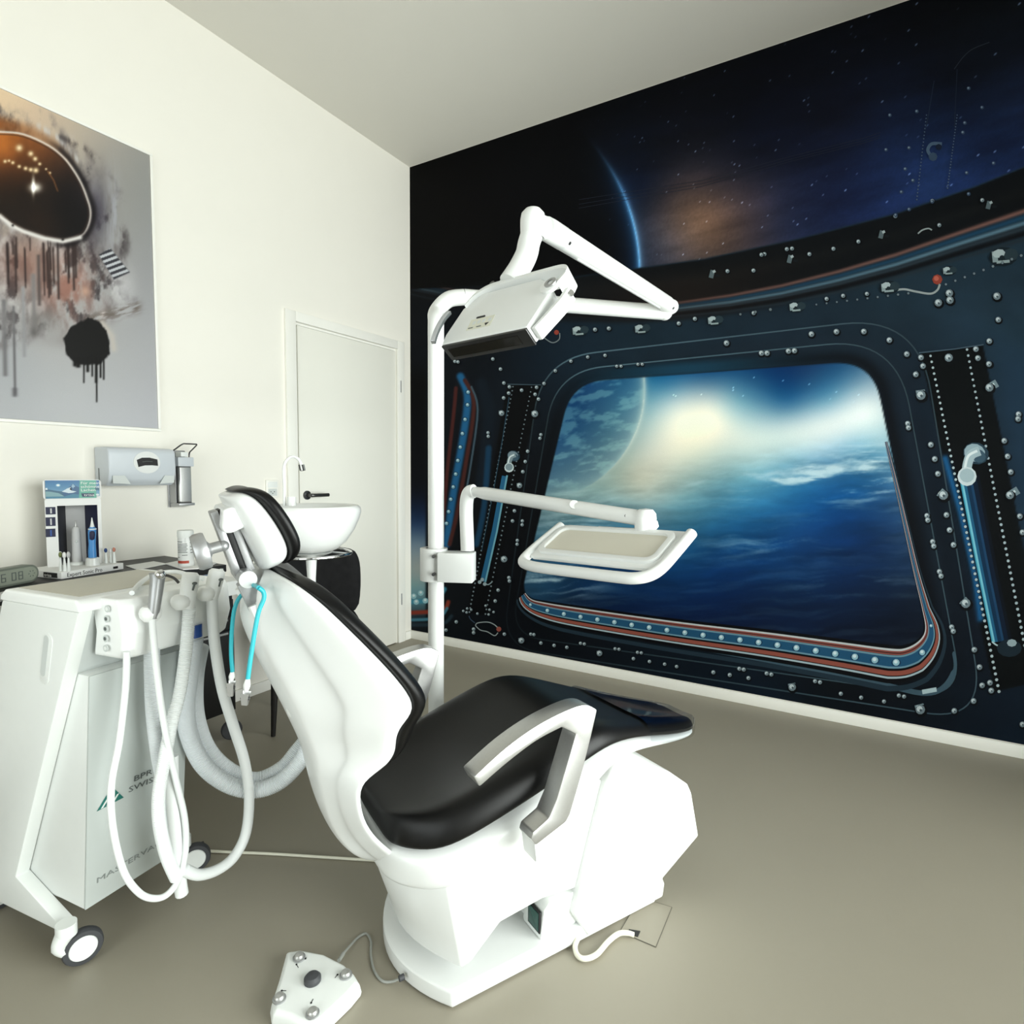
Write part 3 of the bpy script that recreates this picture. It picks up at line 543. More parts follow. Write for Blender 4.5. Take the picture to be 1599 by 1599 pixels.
# hardware mirrored faintly in the dome glass
for x, y in B4((1250, 300), (1320, 290), (1240, 390), (1300, 385), (1290, 440), (1280, 500), (1310, 470), (1455, 230), (1490, 280), (1445, 320), (1440, 345), (1450, 450), (1520, 425), (1455, 505), (1300, 545), (1360, 525), (1265, 560)): k_.disc(x, y, 3.2, (54, 72, 96)); k_.disc(x-.6, y-.6, 1.6, (128, 146, 162))
for a, b in ((B4((1345, 300))[0], B4((1320, 520))[0]), (B4((1425, 300))[0], B4((1400, 490))[0])): dots(a, b, 26, 1.1, (84, 104, 130))
k_.stroke(B4((1365, 210), (1345, 330)), 1.2, (40, 52, 70)); k_.stroke(B4((1425, 180), (1418, 330)), 1.2, (36, 46, 62))
x, y = B4((1362, 388))[0]; k_.stroke(sp2([(x+14, y-8), (x-2, y-8), (x-8, y+2), (x-2, y+12)]), 5, (78, 100, 124)); k_.disc(x, y+12, 7, (60, 80, 104)); k_.disc(x+9, y-3, 5, (28, 38, 56))
for o in (0, 7, 13): k_.stroke(B4((440, 520+o*1.7), (760, 470+o*1.2), (1000, 405+o), (1180, 360+o), (1225, 345+o)), .8, (40, 44, 56))
k_.done('printed_fittings', INK, mural, 'stuff')

# ------------------------------------------------------------------ dental chair (x = towards the feet, y = away from the camera side, z up)
CO, CTH = Vector((1.95, -1.95, 0)), math.radians(62.5)
chair = thing('dental_chair', 'white dental patient chair with black upholstery, reclined backrest and silver armrests', 'dental chair', CO, CTH)
def bp(): return MB()
XZ = Matrix(((1, 0, 0, 0), (0, 0, -1, 0), (0, 1, 0, 0), (0, 0, 0, 1)))   # prism (d, z) -> extruded along -s ... local y
def side_prism(poly, y0, y1): return MB().prism(poly, -y1, -y0, XZ)
# floor plate with a bowed head end
pl_ = [(.42, -.2), (.42, .2)]+[(-.215-.075*(1-(k/8)**2), .2*k/8) for k in range(8, -9, -1)]
MB().prism(pl_, .004, .045).build('base_plate', M['white'], chair, bevel=.008, seg=3)
sock = MB().lathe([(0, 0), (.007, 0), (.007, .012), (0, .012)], 12, Matrix.Translation((-.285, -.085, .026)) @ Matrix.Rotation(math.radians(-90), 4, 'Y'))
sock.build('cable_socket', M['rubber'], chair)
# tower cover at the foot end
tw = [(.172, .012), (.445, .012), (.452, .05), (.443, .068), (.588, .146), (.552, .287), (.535, .318), (.46, .375), (.36, .432), (.285, .452), (.245, .440), (.222, .405), (.125, .09)]
side_prism(tw, -.205, .205).build('tower_cover', M['white'], chair, bevel=.02, seg=3)
side_prism([(.05, .03), (.155, .03), (.155, .115), (.10, .125), (.05, .06)], -.175, .175).build('tower_foot', M['white2'], chair, bevel=.012)
# rocker switch block on the plate
side_prism([(.035, .045), (.15, .045), (.15, .135), (.06, .135), (.045, .12)], -.185, -.10).build('switch_box', M['white2'], chair, bevel=.008)
sw = MB().box(.033, .041, -.176, -.132, .064, .112).build('rocker_switch', M['screen'], chair, bevel=.002)
MB().box(.0345, .0405, -.180, -.128, .060, .116).build('switch_bezel', M['inkb'], chair, bevel=.001)
# lift body: wedge with a pointed prow, hollow underneath
rings = []
for k in range(13):
    q = -1+2*k/12; y = .185*q; o = .105*(1-abs(q)**1.7); yy = y
    rings.append([(-.225-o*1.05, yy, .31), (-.184-o*.75, yy, .076+.012*(1-abs(q))), (-.16-o*.5, yy, .080), (-.082, yy, .144), (.04, yy, .155), (.17, yy, .14), (.235, yy, .40), (.2, yy, .425), (-.05, yy, .36)])
MB().loft(rings).build('lift_body', M['white'], chair, bevel=.006, smooth=40)
# seat pan and cushion lofted along the chair axis
SD = [-.345, -.325, -.285, -.235, -.14, -.03, .09, .18, .28, .40, .505, .60, .675, .715]
SH = [.085, .135, .185, .222, .238, .247, .252, .247, .215, .176, .146, .118, .098, .06]
SP = [.378, .378, .380, .388, .42, .457, .498, .525, .512, .477, .443, .416, .402, .398]
SB = [.30, .285, .28, .28, .288, .312, .352, .432, .452, .43, .405, .385, .374, .378]
ST = [.43, .443, .455, .468, .50, .535, .57, .585, .553, .513, .478, .450, .430, .418]
def seat_ring(i, kind):
    d, h, p, b, t = SD[i], SH[i], SP[i], SB[i], ST[i]
    if kind == 'pan':
        pts = [(-1, p), (-1.0, (p*.6+b*.4)), (-.93, b+.012), (-.8, b), (0, b), (.8, b), (.93, b+.012), (1.0, p*.6+b*.4), (1, p), (0, p)]
    else:
        dip = .035*max(0, 1-abs((d+.10)/.24)**2); hh = t-p
        pts = [(-.99, p+.001), (-1.02, p+hh*.25), (-1.0, p+hh*.6), (-.93, p+hh*.93), (-.8, t+.004), (-.55, t-dip*.6), (0, t-dip), (.55, t-dip*.6), (.8, t+.004), (.93, p+hh*.93), (1.0, p+hh*.6), (1.02, p+hh*.25), (.99, p+.001), (0, p+.001)]
    return [(d, a*h, z) for a, z in pts]
MB().loft([seat_ring(i, 'pan') for i in range(len(SD))]).build('seat_pan', M['white'], chair, sub=2, smooth=180)
def cush(i): r = seat_ring(i, 'cushion'); return [(x+(.012 if i == 0 else 0), y, z) for x, y, z in r]
MB().loft([cush(i) for i in range(len(SD))]).build('seat_cushion', M['black'], chair, sub=2, smooth=180)
def grow(i, k):                            # clear foot cover slipped over the end of the cushion
    d, h, p, b, t = SD[i], SH[i]+.004, SP[i], SB[i]-.004, ST[i]+.005; hh = t-p
    return [(d+(.006 if i == len(SD)-1 else 0), a*h, z) for a, z in ((-1.0, p-.016), (-1.03, p+hh*.25), (-1.01, p+hh*.6), (-.94, p+hh*.95), (-.8, t+.006), (-.4, t+.003), (0, t+.003), (.4, t+.003), (.8, t+.006), (.94, p+hh*.95), (1.01, p+hh*.6), (1.03, p+hh*.25), (1.0, p-.016))]
cv = MB().loft([grow(i, 0) for i in range(9, len(SD))], cap=False, closed_ring=False).build('foot_cover', M['clear'], chair, sub=2, smooth=180)
tag(cv, 'clear plastic foot cover')
# backrest shell: front edge, rear spine and half width per height
BZ = [.295, .33, .40, .47, .53, .572, .605, .635, .665, .70, .738, .79, .85, .91, .95, .978, .998, 1.010]
BF = [-.285, -.292, -.352, -.395, -.408, -.406, -.350, -.340, -.345, -.342, -.316, -.345, -.392, -.444, -.479, -.506, -.530, -.55]
BR = [-.340, -.395, -.438, -.462, -.474, -.482, -.492, -.503, -.515, -.529, -.545, -.568, -.592, -.612, -.622, -.618, -.598, -.575]
BH = [.085, .105, .135, .155, .164, .168, .190, .200, .212, .232, .258, .262, .258, .248, .236, .218, .19, .14]
def shell_ring(z, f, r, h):
    k_top = .62 if z > .965 else .8 if z > .93 else 1
    q = [(1, 0), (1.0, .13), (.98, .19), (.77, .50), (.72, .55), (.67, .565), (.48, .86), (.43, .93), (.2, 1.0)]
    w = [(a*h, f+(r-f)*(t*k_top if a < .46 else t)) for a, t in q]; lip = .018
    return [(x, -y, z) for y, x in w]+[(x, y, z) for y, x in w[::-1]]+[(f-lip*.2, h*.9, z), (f-lip, h*.6, z), (f-lip, 0, z), (f-lip, -h*.6, z), (f-lip*.2, -h*.9, z)]
bk = MB().loft([shell_ring(*a) for a in zip(BZ, BF, BR, BH)]).build('backrest_shell', M['white'], chair, sub=2, smooth=180)
# moulded rib and the oval hatch on the spine
for sg in (-1, 1):
    rib = [(BR[i]+(BF[i]-BR[i])*.22-.004, sg*BH[i]*.42, BZ[i]) for i in range(7, 15)]
    MB().tube(spline(rib, 4), .012, 8).build('shell_rib', M['white'], bk)
hp = [(-.497, -.05, .66), (-.55, -.062, .80)]
MB().ball((-.520, -.050, .735), .045, sc=(.28, .6, 1.0)).build('hatch_cover', M['white2'], bk)
# pad on the front of the backrest, wavy lower edge, two shoulder humps
PZ = [.585, .62, .66, .70, .745, .80, .86, .92, .965, .995, 1.015]
def pad_ring(i):
    z = PZ[i]; f = np.interp(z, BZ, BF); h = np.interp(z, BZ, BH)*.995; t = [.008, .03, .042, .046, .044, .042, .042, .042, .040, .034, .012][i]
    lo = .045*max(0, 1-(z-.585)/.1); hum = [0]*8+[.006, .008, .004]
    pts = [(1.0, -.004), (1.03, .4), (.99, .85), (.86, 1.05), (.5, .93), (0, .86)]
    R_ = [(f-.006+t*b, -a*h, z+(hum[i]*(1 if .3 < a < .9 else -2.2*(1-a)))) for a, b in pts]
    return R_+[(x, -y, zz_) for x, y, zz_ in R_[::-1][1:]]+[(f-.012, h*.5, z), (f-.012, -h*.5, z)]
MB().loft([pad_ring(i) for i in range(len(PZ))]).build('backrest_pad', M['black'], chair, sub=2, smooth=180)
# headrest: shell, pad, double bar, knuckle, knob
ax0, ax1 = Vector((-.640, 0, 1.156)), Vector((-.574, 0, 1.010))          # rear line from top to bottom
along = (ax1-ax0).normalized(); outw = Vector((along.z*-1, 0, along.x)).normalized()   # towards the face
if outw.x < 0: outw = -outw
def hr(t, half, e0, e1, n=8):
    c = ax0.lerp(ax1, t); out = []
    for k in range(n): a = math.pi*(k/(n-1)); out.append(c+outw*(e0+(e1-e0)*(1-abs(math.cos(a))**2.6)*1.0)+Vector((0, -half*math.cos(a), 0)))
    for k in range(4): a = 1-2*(k+1)/5; out.append(c+outw*(e0-.004)+Vector((0, half*a*.9, 0)))
    return out
sh_ = []
for t, half, dp in ((-.03, .06, .02), (.0, .098, .035), (.12, .118, .05), (.35, .126, .058), (.6, .126, .062), (.85, .118, .062), (.98, .098, .05), (1.04, .06, .03)):
    c = ax0.lerp(ax1, t); sh_.append([c+outw*(b*dp)+Vector((0, -half*a, 0)) for a, b in ((1, 1), (1.0, .62), (.93, .3), (.7, .06), (.3, 0), (-.3, 0), (-.7, .06), (-.93, .3), (-1, .62), (-1, 1), (-.5, 1), (.5, 1))])
MB().loft(sh_).build('headrest_shell', M['white'], chair, sub=2, smooth=180)
pd = []
for t, half, e in ((-.06, .075, .012), (.0, .105, .035), (.12, .122, .05), (.35, .13, .058), (.6, .13, .062), (.85, .124, .062), (1.0, .104, .052), (1.06, .07, .036)):
    c = ax0.lerp(ax1, t); th = .025 if .05 < t < .95 else .020
    pd.append([c+outw*(e+th*b)+Vector((0, -half*a, 0)) for a, b in ((.97, -.1), (1.02, .45), (1.0, .9), (.8, 1.08), (.3, .92), (-.3, .92), (-.8, 1.08), (-1.0, .9), (-1.02, .45), (-.97, -.1), (-.4, -.1), (.4, -.1))])
MB().loft(pd).build('headrest_pad', M['black'], chair, sub=2, smooth=180)
MB().loft([[ax0.lerp(ax1, t)+outw*b+Vector((0, y, 0)) for t, b in ((.12, .01), (.10, -.012), (.28, -.028), (.36, -.03), (.40, -.018), (.40, .012))] for y in (-.09, .09)]).build('headrest_carrier', M['white'], chair, bevel=.008, seg=3)
j = Vector((-.600, -.03, 1.005))
def bar(y0, y1, off, nm, m):
    a = Vector((-.643, 0, 1.134)); b = Vector((-.602, 0, 1.004)); u = (b-a).normalized(); v = Vector((u.z, 0, -u.x))
    Q = MB(); P4 = [a-u*.0+v*(off-.007), a+v*(off+.007), b+v*(off+.007), b+v*(off-.007)]
    Q.add([p+Vector((0, y0, 0)) for p in P4]+[p+Vector((0, y1, 0)) for p in P4], [(0, 1, 2, 3), (7, 6, 5, 4), (0, 4, 5, 1), (1, 5, 6, 2), (2, 6, 7, 3), (3, 7, 4, 0)])
    return Q.build(nm, m, chair, bevel=.0025)
bar(-.046, .016, -.0125, 'headrest_bar', M['alud']); bar(-.046, .016, .0135, 'headrest_bar', M['alud']); bar(-.040, .010, .0005, 'gap_shade_plate', M['blk'])  # black plate between the bars paints the dark of the open gap
kn = MB().tube([(-.603, .045, .998), (-.603, -.085, .998)], .017, 20).build('knuckle', M['alud'], chair)
tag(MB().tube([(-.603, -.085, .998), (-.603, -.090, .998)], .0165, 20).build('knuckle_cap', M['white'], chair), 'white round end cap')
lb = MB(); a, b = Vector((-.606, 0, .992)), Vector((-.575, 0, .925)); u = (b-a).normalized(); v = Vector((u.z, 0, -u.x))
P4 = [a-v*.016, a+v*.016, b+v*.02, b-v*.02]
lb.add([p+Vector((0, -.078, 0)) for p in P4]+[p+Vector((0, -.042, 0)) for p in P4], [(0, 1, 2, 3), (7, 6, 5, 4), (0, 4, 5, 1), (1, 5, 6, 2), (2, 6, 7, 3), (3, 7, 4, 0)])
lb.build('headrest_stem', M['alud'], chair, bevel=.003)
X = frame((-.645, -.045, 1.062), (0, 1, 0), (-.25, 0, 1)) @ Matrix.Identity(4)
zx = (X.to_3x3() @ Vector((0, 0, 1))); 
if zx.x > 0: X = frame((-.645, -.045, 1.062), (0, -1, 0), (-.25, 0, 1))
kb = MB().lathe([(0, -.012), (.011, -.012), (.011, .006), (.017, .01), (.034, .012), (.036, .016), (.036, .030), (.033, .036), (0, .038)], 28, X @ Matrix.Translation((0, 0, .012)))
kb.build('locking_knob', M['alud'], chair)
MB().ball((-.640, -.045, 1.062), .0105).build('knob_hub', M['alud'], chair)
# armrests: arch arm, post and foot, one per side
def armrest(y0, y1, dx, dz):
    top = spline([(-.235, .612, 0), (-.16, .654, 0), (-.08, .684, 0), (.0, .700, 0), (.045, .700, 0), (.078, .682, 0)], 5)
    post = spline([(.062, .625, 0), (.035, .54, 0), (.006, .462, 0)], 4)
    low = [(-.005, .447), (-.085, .420), (-.098, .438), (-.092, .452), (-.052, .470)]
    inn = spline([(-.032, .505, 0), (-.004, .58, 0), (.018, .640, 0)], 4)
    und = spline([(-.02, .664, 0), (-.085, .650, 0), (-.155, .622, 0), (-.222, .588, 0)], 5)
    P = [(p[0], p[1]) for p in top]+[(p[0], p[1]) for p in post]+low+[(p[0], p[1]) for p in inn]+[(p[0], p[1]) for p in und]
    # front and back caps need clean faces: arm strip and post strip
    P = [(x+dx, z+dz) for x, z in P]
    o = side_prism(P, y0, y1).build('armrest', M['alu'], chair, bevel=.005, seg=2, smooth=30)
    return o
armrest(-.335, -.285, 0, 0); armrest(.285, .335, -.10, -.02)
for y0, y1, dx, dz in ((-.33, -.275, 0, 0), (.275, .33, -.10, -.02)):
    side_prism([(-.045+dx, .455+dz), (-.088+dx, .44+dz), (-.080+dx, .375+dz), (-.062+dx, .368+dz), (-.046+dx, .376+dz), (-.03+dx, .455+dz)], y0, y1).build('armrest_lug', M['white'], chair, bevel=.008)

# teal bib strap hanging over the headrest stem with a clip at each end
bib = thing('bib_strap', 'turquoise bib strap with a metal clip on each end hanging from the headrest stem', 'bib strap', parent_matrix(chair) @ Vector((-.60, -.06, .93)))
def cw(px, py, dd, ss):                    # pixel on the chair's length plane at sideways offset ss
    n = Vector((math.sin(CTH), -math.cos(CTH), 0)); p0 = CO+n*ss; r_ = ray(px, py); return CAM+r_*((p0-CAM).dot(n)/r_.dot(n))
p1_ = [cw(*p, 0, .175) for p in ((404, 918), (411, 924), (412, 935), (404, 955), (398, 985), (391, 1030), (387, 1060))]
p2_ = [cw(*p, 0, .0) for p in ((386, 921), (374, 933), (366, 952), (362, 985), (361, 1020), (363, 1049))]
con = [cw(404, 918, 0, .175), cw(396, 914, 0, .09), cw(386, 921, 0, .0)]
MB().tube(spline(p1_, 5), .0042, 10).build('cord', M['teal'], bib, world=True); MB().tube(spline(p2_, 5), .0042, 10).build('cord', M['teal'], bib, world=True)
MB().tube(spline(con, 5), .0042, 10).build('cord', M['teal'], bib, world=True)
for pts, s0 in (((387, 1060), (384, 1080), (382, 1101)), .175), (((363, 1049), (361, 1064), (360, 1087)), .0):
    a, b, c = [cw(*p, 0, s0) for p in pts]
    MB().tube(spline([a, a.lerp(b, .5), b], 3), [.0035, .0045, .0055, .0062, .0055, .0045, .003], 10).build('cord_end', M['white'], bib, world=True)
    u = (c-b).normalized(); side = u.cross(_fw).normalized(); nrm = u.cross(side)
    for sg, tw_ in ((1, .0), (-1, .003)):
        q = MB(); w0, w1 = .0075, .005
        P4 = [b-side*w0-nrm*.0045*sg+u*tw_, b+side*w0-nrm*.0045*sg+u*tw_, c+side*w1-nrm*.001*sg, c-side*w1-nrm*.001*sg]
        q.add(P4+[p-nrm*.0014*sg for p in P4], [(0, 1, 2, 3), (7, 6, 5, 4), (0, 4, 5, 1), (1, 5, 6, 2), (2, 6, 7, 3), (3, 7, 4, 0)])
        q.build('clip_jaw', M['alu'], bib, world=True)
    MB().tube([b+u*.012-side*.008, b+u*.012+side*.008], .0032, 8).build('clip_spring', M['steel'], bib, world=True)

# ------------------------------------------------------------------ treatment cart (x = along its front, y = into its depth, z up)
CG, CA = at(130, 1503, Z=0), math.radians(97)
cart = thing('treatment_cart', 'white wheeled dental suction cart with hoses, instrument holders and a logo on its front', 'cart', CG, CA)
e1 = Vector((math.cos(CA), math.sin(CA), 0)); e2 = Vector((-math.sin(CA), math.cos(CA), 0))
def c2w(x, y, z): return CG+e1*x+e2*y+Vector((0, 0, z))
YZ = Matrix(((0, 0, 1, 0), (1, 0, 0, 0), (0, 1, 0, 0), (0, 0, 0, 1)))        # prism (y, z) extruded along x
prof = [(-.078, .885), (.06, .565), (.232, .165), (.045, .092), (.03, .078), (.47, .066), (.47, .30), (.228, .885)]
MB().prism(prof, -.022, .012, YZ).build('side_panel', M['white2'], cart, bevel=.006)
MB().prism(prof, .272, .306, YZ).build('side_panel', M['white2'], cart, bevel=.006)
MB().prism([(-.06, .88), (.0, .72), (.03, .13), (.46, .10), (.46, .30), (.225, .88)], .0135, .2705, YZ).build('cabinet_body', M['grey'], cart)  # white body coloured grey to paint in the shade beneath the control head
# front bin with its leaning grey panel
MB().prism([(-.046, .722), (.010, .125), (.25, .125), (.25, .26), (.12, .722)], .0122, .2718, YZ).build('front_bin', M['white2'], cart, bevel=.003)
MB().prism([(-.052, .722), (.004, .125), (.0095, .125), (-.0465, .722)], .0122, .2718, YZ).build('front_panel', M['mesh'], cart, bevel=.0015)
# grip on the left side panel: grey plate paints the shade of its recess
gx = Matrix(((0, 0, -1, 0), (1, 0, 0, 0), (0, 1, 0, 0), (0, 0, 0, 1)))
g_ = frame(c2w(-.0225, .050, .762)-CG, (0, 1, 0), (0, .0, 1)); g_ = Matrix.Translation((-.0222, .052, .760)) @ Matrix.Rotation(math.radians(14), 4, 'X') @ gx
MB().prism(slot(0, 0, .034, .128, .017), -.001, .0012, g_).build('grip_rim', M['white2'], cart, bevel=.0008)
MB().prism(slot(.006, .006, .02, .104, .010), .0012, .0016, g_).build('grip_recess_shade', M['grey'], cart)
# top shell, beige film, grab loop
MB().prism([(-.085, .884), (-.082, .905), (-.07, .914), (.21, .914), (.230, .9), (.234, .884)], -.024, .325, YZ).build('cart_top', M['whiteb'], cart, bevel=.007, seg=3)
MB().box(.0, .30, -.045, .198, .9142, .9152).build('top_film', M['tan'], cart, bevel=.0004)
lo = lambda *p: [Matrix.Rotation(-CA, 3, 'Z') @ (at(a, b, Z=z)-CG) for a, b, z in p]
MB().tube(spline(lo((206, 926, .917), (222, 908, .925), (245, 896, .93), (275, 893, .93), (300, 900, .925), (318, 904, .919)), 6), .006, 10).build('grab_loop', M['hose'], cart)
# control head on the front
hd = [(.025, -.06), (.03, -.150), (.055, -.165), (.30, -.165), (.325, -.150), (.33, -.06)]
def hring(z, gx_, gy): return [(x+(.02 if x < .2 else -.0)*gx_, y+gy, z) for x, y in hd]
MB().loft([hring(.765, .6, .028), hring(.772, .3, .02), hring(.83, 0, .0), hring(.895, -.1, .008), hring(.91, 0, .018)]).build('control_head', M['whiteb'], cart, bevel=.009, seg=3)
# printed keys on the left cheek of the head
for k in range(5):
    z = .888-.024*k; x = .0255+(.0 if z > .83 else .006*(.83-z)/.08); y = -.11+.0*k
    X = Matrix.Translation((x-.0035, y+.004*k, z)) @ Matrix.Rotation(math.radians(-90), 4, 'Y')
    MB().lathe([(0, -.001), (.0085, -.001), (.0085, .0008), (0, .0008)], 16, X).build('key', M['grey'], cart)
    MB().lathe([(0, .0008), (.0045, .0008), (.0045, .0014), (0, .0014)], 10, X @ Matrix.Translation((.0, .001, 0))).build('key_symbol', M['ink'] if k in (1, 2, 3) else M['white2'], cart)
# instrument holders: three round cups on the head's front edge
# front wheels and far right wheel: white disc, dark tyre, white fork
def caster(x, y, az, stem=.085, r=.043):
    X = Matrix.Translation((x, y, r+.001)) @ Matrix.Rotation(az, 4, 'Z') @ Matrix.Rotation(math.radians(90), 4, 'X')
    MB().lathe([(.030, -.013), (r-.003, -.012), (r, -.006), (r, .006), (r-.003, .012), (.030, .013)], 32, X).build('tyre', M['rubber'], cart)
    MB().lathe([(0, -.0155), (.028, -.0145), (.0305, -.011), (.0305, .011), (.028, .0145), (0, .0155)], 32, X).build('wheel_disc', M['white2'], cart)
    Q = Matrix.Rotation(az, 3, 'Z')
    MB().tube([Vector((x, y, stem+.004))+Q @ Vector((-.03, 0, 0)), Vector((x, y, stem+.034))+Q @ Vector((-.03, 0, 0))], .022, 20).build('caster_stem', M['white2'], cart)
    MB().tube(spline([Vector((x, y, .09))+Q @ Vector((-.035, -.0, 0)), Vector((x, y, .065))+Q @ Vector((-.045, 0, 0)), Vector((x, y, .04))+Q @ Vector((-.028, 0, 0))], 4), [.02, .019, .018, .017, .016, .014, .013, .012, .011], 12).build('caster_fork', M['white2'], cart)
CW = lambda a: a-CA
caster(.0, .0, CW(math.radians(75))); caster(.342, .045, CW(math.radians(60)))
caster(.02, .40, CW(math.radians(100))); caster(.285, .40, CW(math.radians(100)))
lk = lo((296, 1327, .07), (318, 1318, .07))
MB().tube([lk[0], lk[1]], .009, 10).build('brake_lever', M['rubber'], cart)
# lettering on the front panel: triangle mark and two captions
def panel_pt(x, t): y = -.052+.056*t; z = .722-.597*t; return Vector((x, y-.0008, z))
pn = (Vector((0, .056, -.597))).normalized(); PX = frame(panel_pt(.0, 0), (1, 0, 0), -pn)
def on_panel(px, py):                      # pixel on the leaning panel, panel coordinates
    n = Matrix.Rotation(CA, 3, 'Z') @ PX.to_3x3() @ Vector((0, 0, 1)); p0 = CG+Matrix.Rotation(CA, 3, 'Z') @ PX.translation; r_ = ray(px, py)
    q = CAM+r_*((p0-CAM).dot(n)/r_.dot(n)); return (PX.inverted() @ (Matrix.Rotation(-CA, 3, 'Z') @ (q-CG))).to_2d()
T0, T1, T2 = on_panel(174.5, 1228), on_panel(193, 1245), on_panel(151, 1267)
tri = MB().prism([T0, T2, T1], .0003, .0009, PX).build('triangle_mark', M['green'], cart)
for k in range(3):
    t = .12+.2*k; a = T2.lerp(T1, t); b = a.lerp(T0, .0)+(T0-T2)*(.56-.08*k); wv = (T1-T2)*.085
    MB().prism([a+(T0-T2)*.03, a+wv+(T0-T2)*.03, b+wv, b], .0009, .0013, PX).build('mark_stripe', M['white2'], tri)
def line_text(body, p, q, size, sx, m='ink'):
    a = on_panel(*p); b = on_panel(*q); u = (b-a).normalized(); X = PX @ Matrix.Translation((a.x, a.y, .0005)) @ Matrix.Rotation(math.atan2(u.y, u.x), 4, 'Z')
    text('caption', body, size, M[m], cart, X, .0002, sx)
line_text('BPR', (208, 1221), (242, 1206), .021, 1.45); line_text('SWISS', (200, 1238), (243, 1219), .021, 1.45)
line_text('MASTERVAC', (150, 1380), (252, 1318), .020, 1.55, 'ink2')
# hoses hanging off the head, laid out on upright planes a little in front of the cart's face
def wY(px, py, y):                         # survey pixel on the cart's upright plane at depth y (world)
    r_ = ray(px, py); return CAM+r_*((CG+e2*y-CAM).dot(e2)/r_.dot(e2))
def lY(px, py, y): return Matrix.Rotation(-CA, 3, 'Z') @ (wY(px, py, y)-CG)
def hose(name, pts, r, m, y0, y1=None, ribs=False, n=7, far=False):
    y1 = y0 if y1 is None else y1; k = len(pts)-1; P = [at(a, b, D=y0+(y1-y0)*i/k) if far else wY(a, b, y0+(y1-y0)*i/k) for i, (a, b) in enumerate(pts)]; P = spline(P, n)
    if ribs:
        L_ = [0]
        for a, b in zip(P[:-1], P[1:]): L_.append(L_[-1]+(b-a).length)
        st = .0045; cnt = int(L_[-1]/st); Q = []; R_ = []
        A = np.array([list(p) for p in P]); s_ = np.arange(cnt*2+1)*st/2
        Q = [Vector([float(np.interp(s, L_, A[:, i])) for i in range(3)]) for s in s_]; R_ = [r*(1.05 if i % 2 else .93) for i in range(len(s_))]
        return MB().tube(Q, R_, 14).build(name, m, cart, world=True, smooth=60)
    return MB().tube(P, r, 12).build(name, m, cart, world=True)
hose('syringe_hose', [(198, 1018), (196, 1075), (186, 1160), (174, 1225), (176, 1290), (192, 1358), (216, 1393), (240, 1403), (262, 1396), (280, 1370), (290, 1325), (288, 1275), (274, 1215), (256, 1130), (245, 1050), (239, 985), (238, 962)], .0076, M['hose'], -.150, -.205)
hose('suction_hose', [(296, 945), (291, 1010), (281, 1080), (268, 1130), (256, 1190), (248, 1240), (249, 1285), (260, 1335), (276, 1372)], .0145, M['hose'], -.190, -.175, ribs=True)
hose('suction_hose', [(237, 1012), (238, 1060), (240, 1110), (247, 1170), (258, 1230), (268, 1290), (276, 1350)], .0175, M['hoseg'], -.130, -.135, ribs=True)
hose('drain_hose', [(268, 1180), (270, 1250), (276, 1320), (281, 1375), (284, 1396)], .0155, M['hose'], -.165)
hose('saliva_hose', [(331, 925), (332, 965), (336, 1010), (347, 1075), (365, 1135), (382, 1190), (389, 1245), (384, 1300), (366, 1337), (340, 1358), (310, 1366), (288, 1358)], .0140, M['hose'], -.190, -.185)
hose('supply_hose', [(303, 996), (296, 1050), (290, 1105), (296, 1150), (318, 1195), (355, 1224), (395, 1234), (435, 1222), (468, 1190), (490, 1150), (512, 1135), (530, 1150)], .0225, M['hoseg'], 1.55, 1.80, ribs=True, far=True)
hose('supply_hose', [(312, 1010), (304, 1060), (306, 1120), (325, 1172), (360, 1205), (400, 1218), (440, 1200), (466, 1170), (486, 1148), (508, 1140)], .0225, M['hoseg'], 1.60, 1.84, ribs=True, far=True)
cn = at(301, 985, D=1.52); cl = Matrix.Rotation(-CA, 3, 'Z') @ (cn-CG)
MB().tube([cl+Vector((0, 0, .016)), cl+Vector((0, 0, -.016))], .022, 16).build('hose_connector', M['blue'], cart)
for a, b in ((266, 997), (272, 995)):
    p = Matrix.Rotation(-CA, 3, 'Z') @ (at(a, b, D=1.48)-CG); MB().box(p.x-.006, p.x+.006, p.y-.006, p.y+.006, p.z-.010, p.z+.020).build('valve_tab', M['white2'], cart)
# three-way syringe, two suction handpieces resting in the cups: they hang on the cart's hoses, so they are its parts
for px_, py_, D_, bk_ in ((235, 957, -.192, .05), (283, 939, -.190, .05), (322, 926, -.190, .05)):
    c_ = lY(px_, py_, D_)
    MB().lathe([(0, -.020), (.014, -.019), (.022, -.010), (.024, .001), (.021, .011), (.015, .016), (0, .017)], 24, Matrix.Translation(c_)).build('instrument_holder', M['whiteb'], cart)
    MB().tube([c_, Vector((c_.x+.012, -.14, c_.z-.006))], .010, 12).build('holder_arm', M['white'], cart)
sy = MB(); a = lo((241, 975, 0))[0]
sy.tube([lY(239, 966, -.205), lY(240, 955, -.205), lY(243, 930, -.205), lY(246, 905, -.205), lY(246, 895, -.205)], [.009, .0125, .014, .0155, .0175], 14)
sg_ = sy.build('air_syringe', M['alud'], cart)
MB().tube(spline([lY(250, 898, -.215), lY(262, 899, -.22), lY(272, 903, -.225), lY(279, 910, -.228)], 4), .0033, 8).build('syringe_tip', M['steel'], sg_)
MB().ball(lY(250, 897, -.222), .0115).build('syringe_button', M['chrome'], sg_)
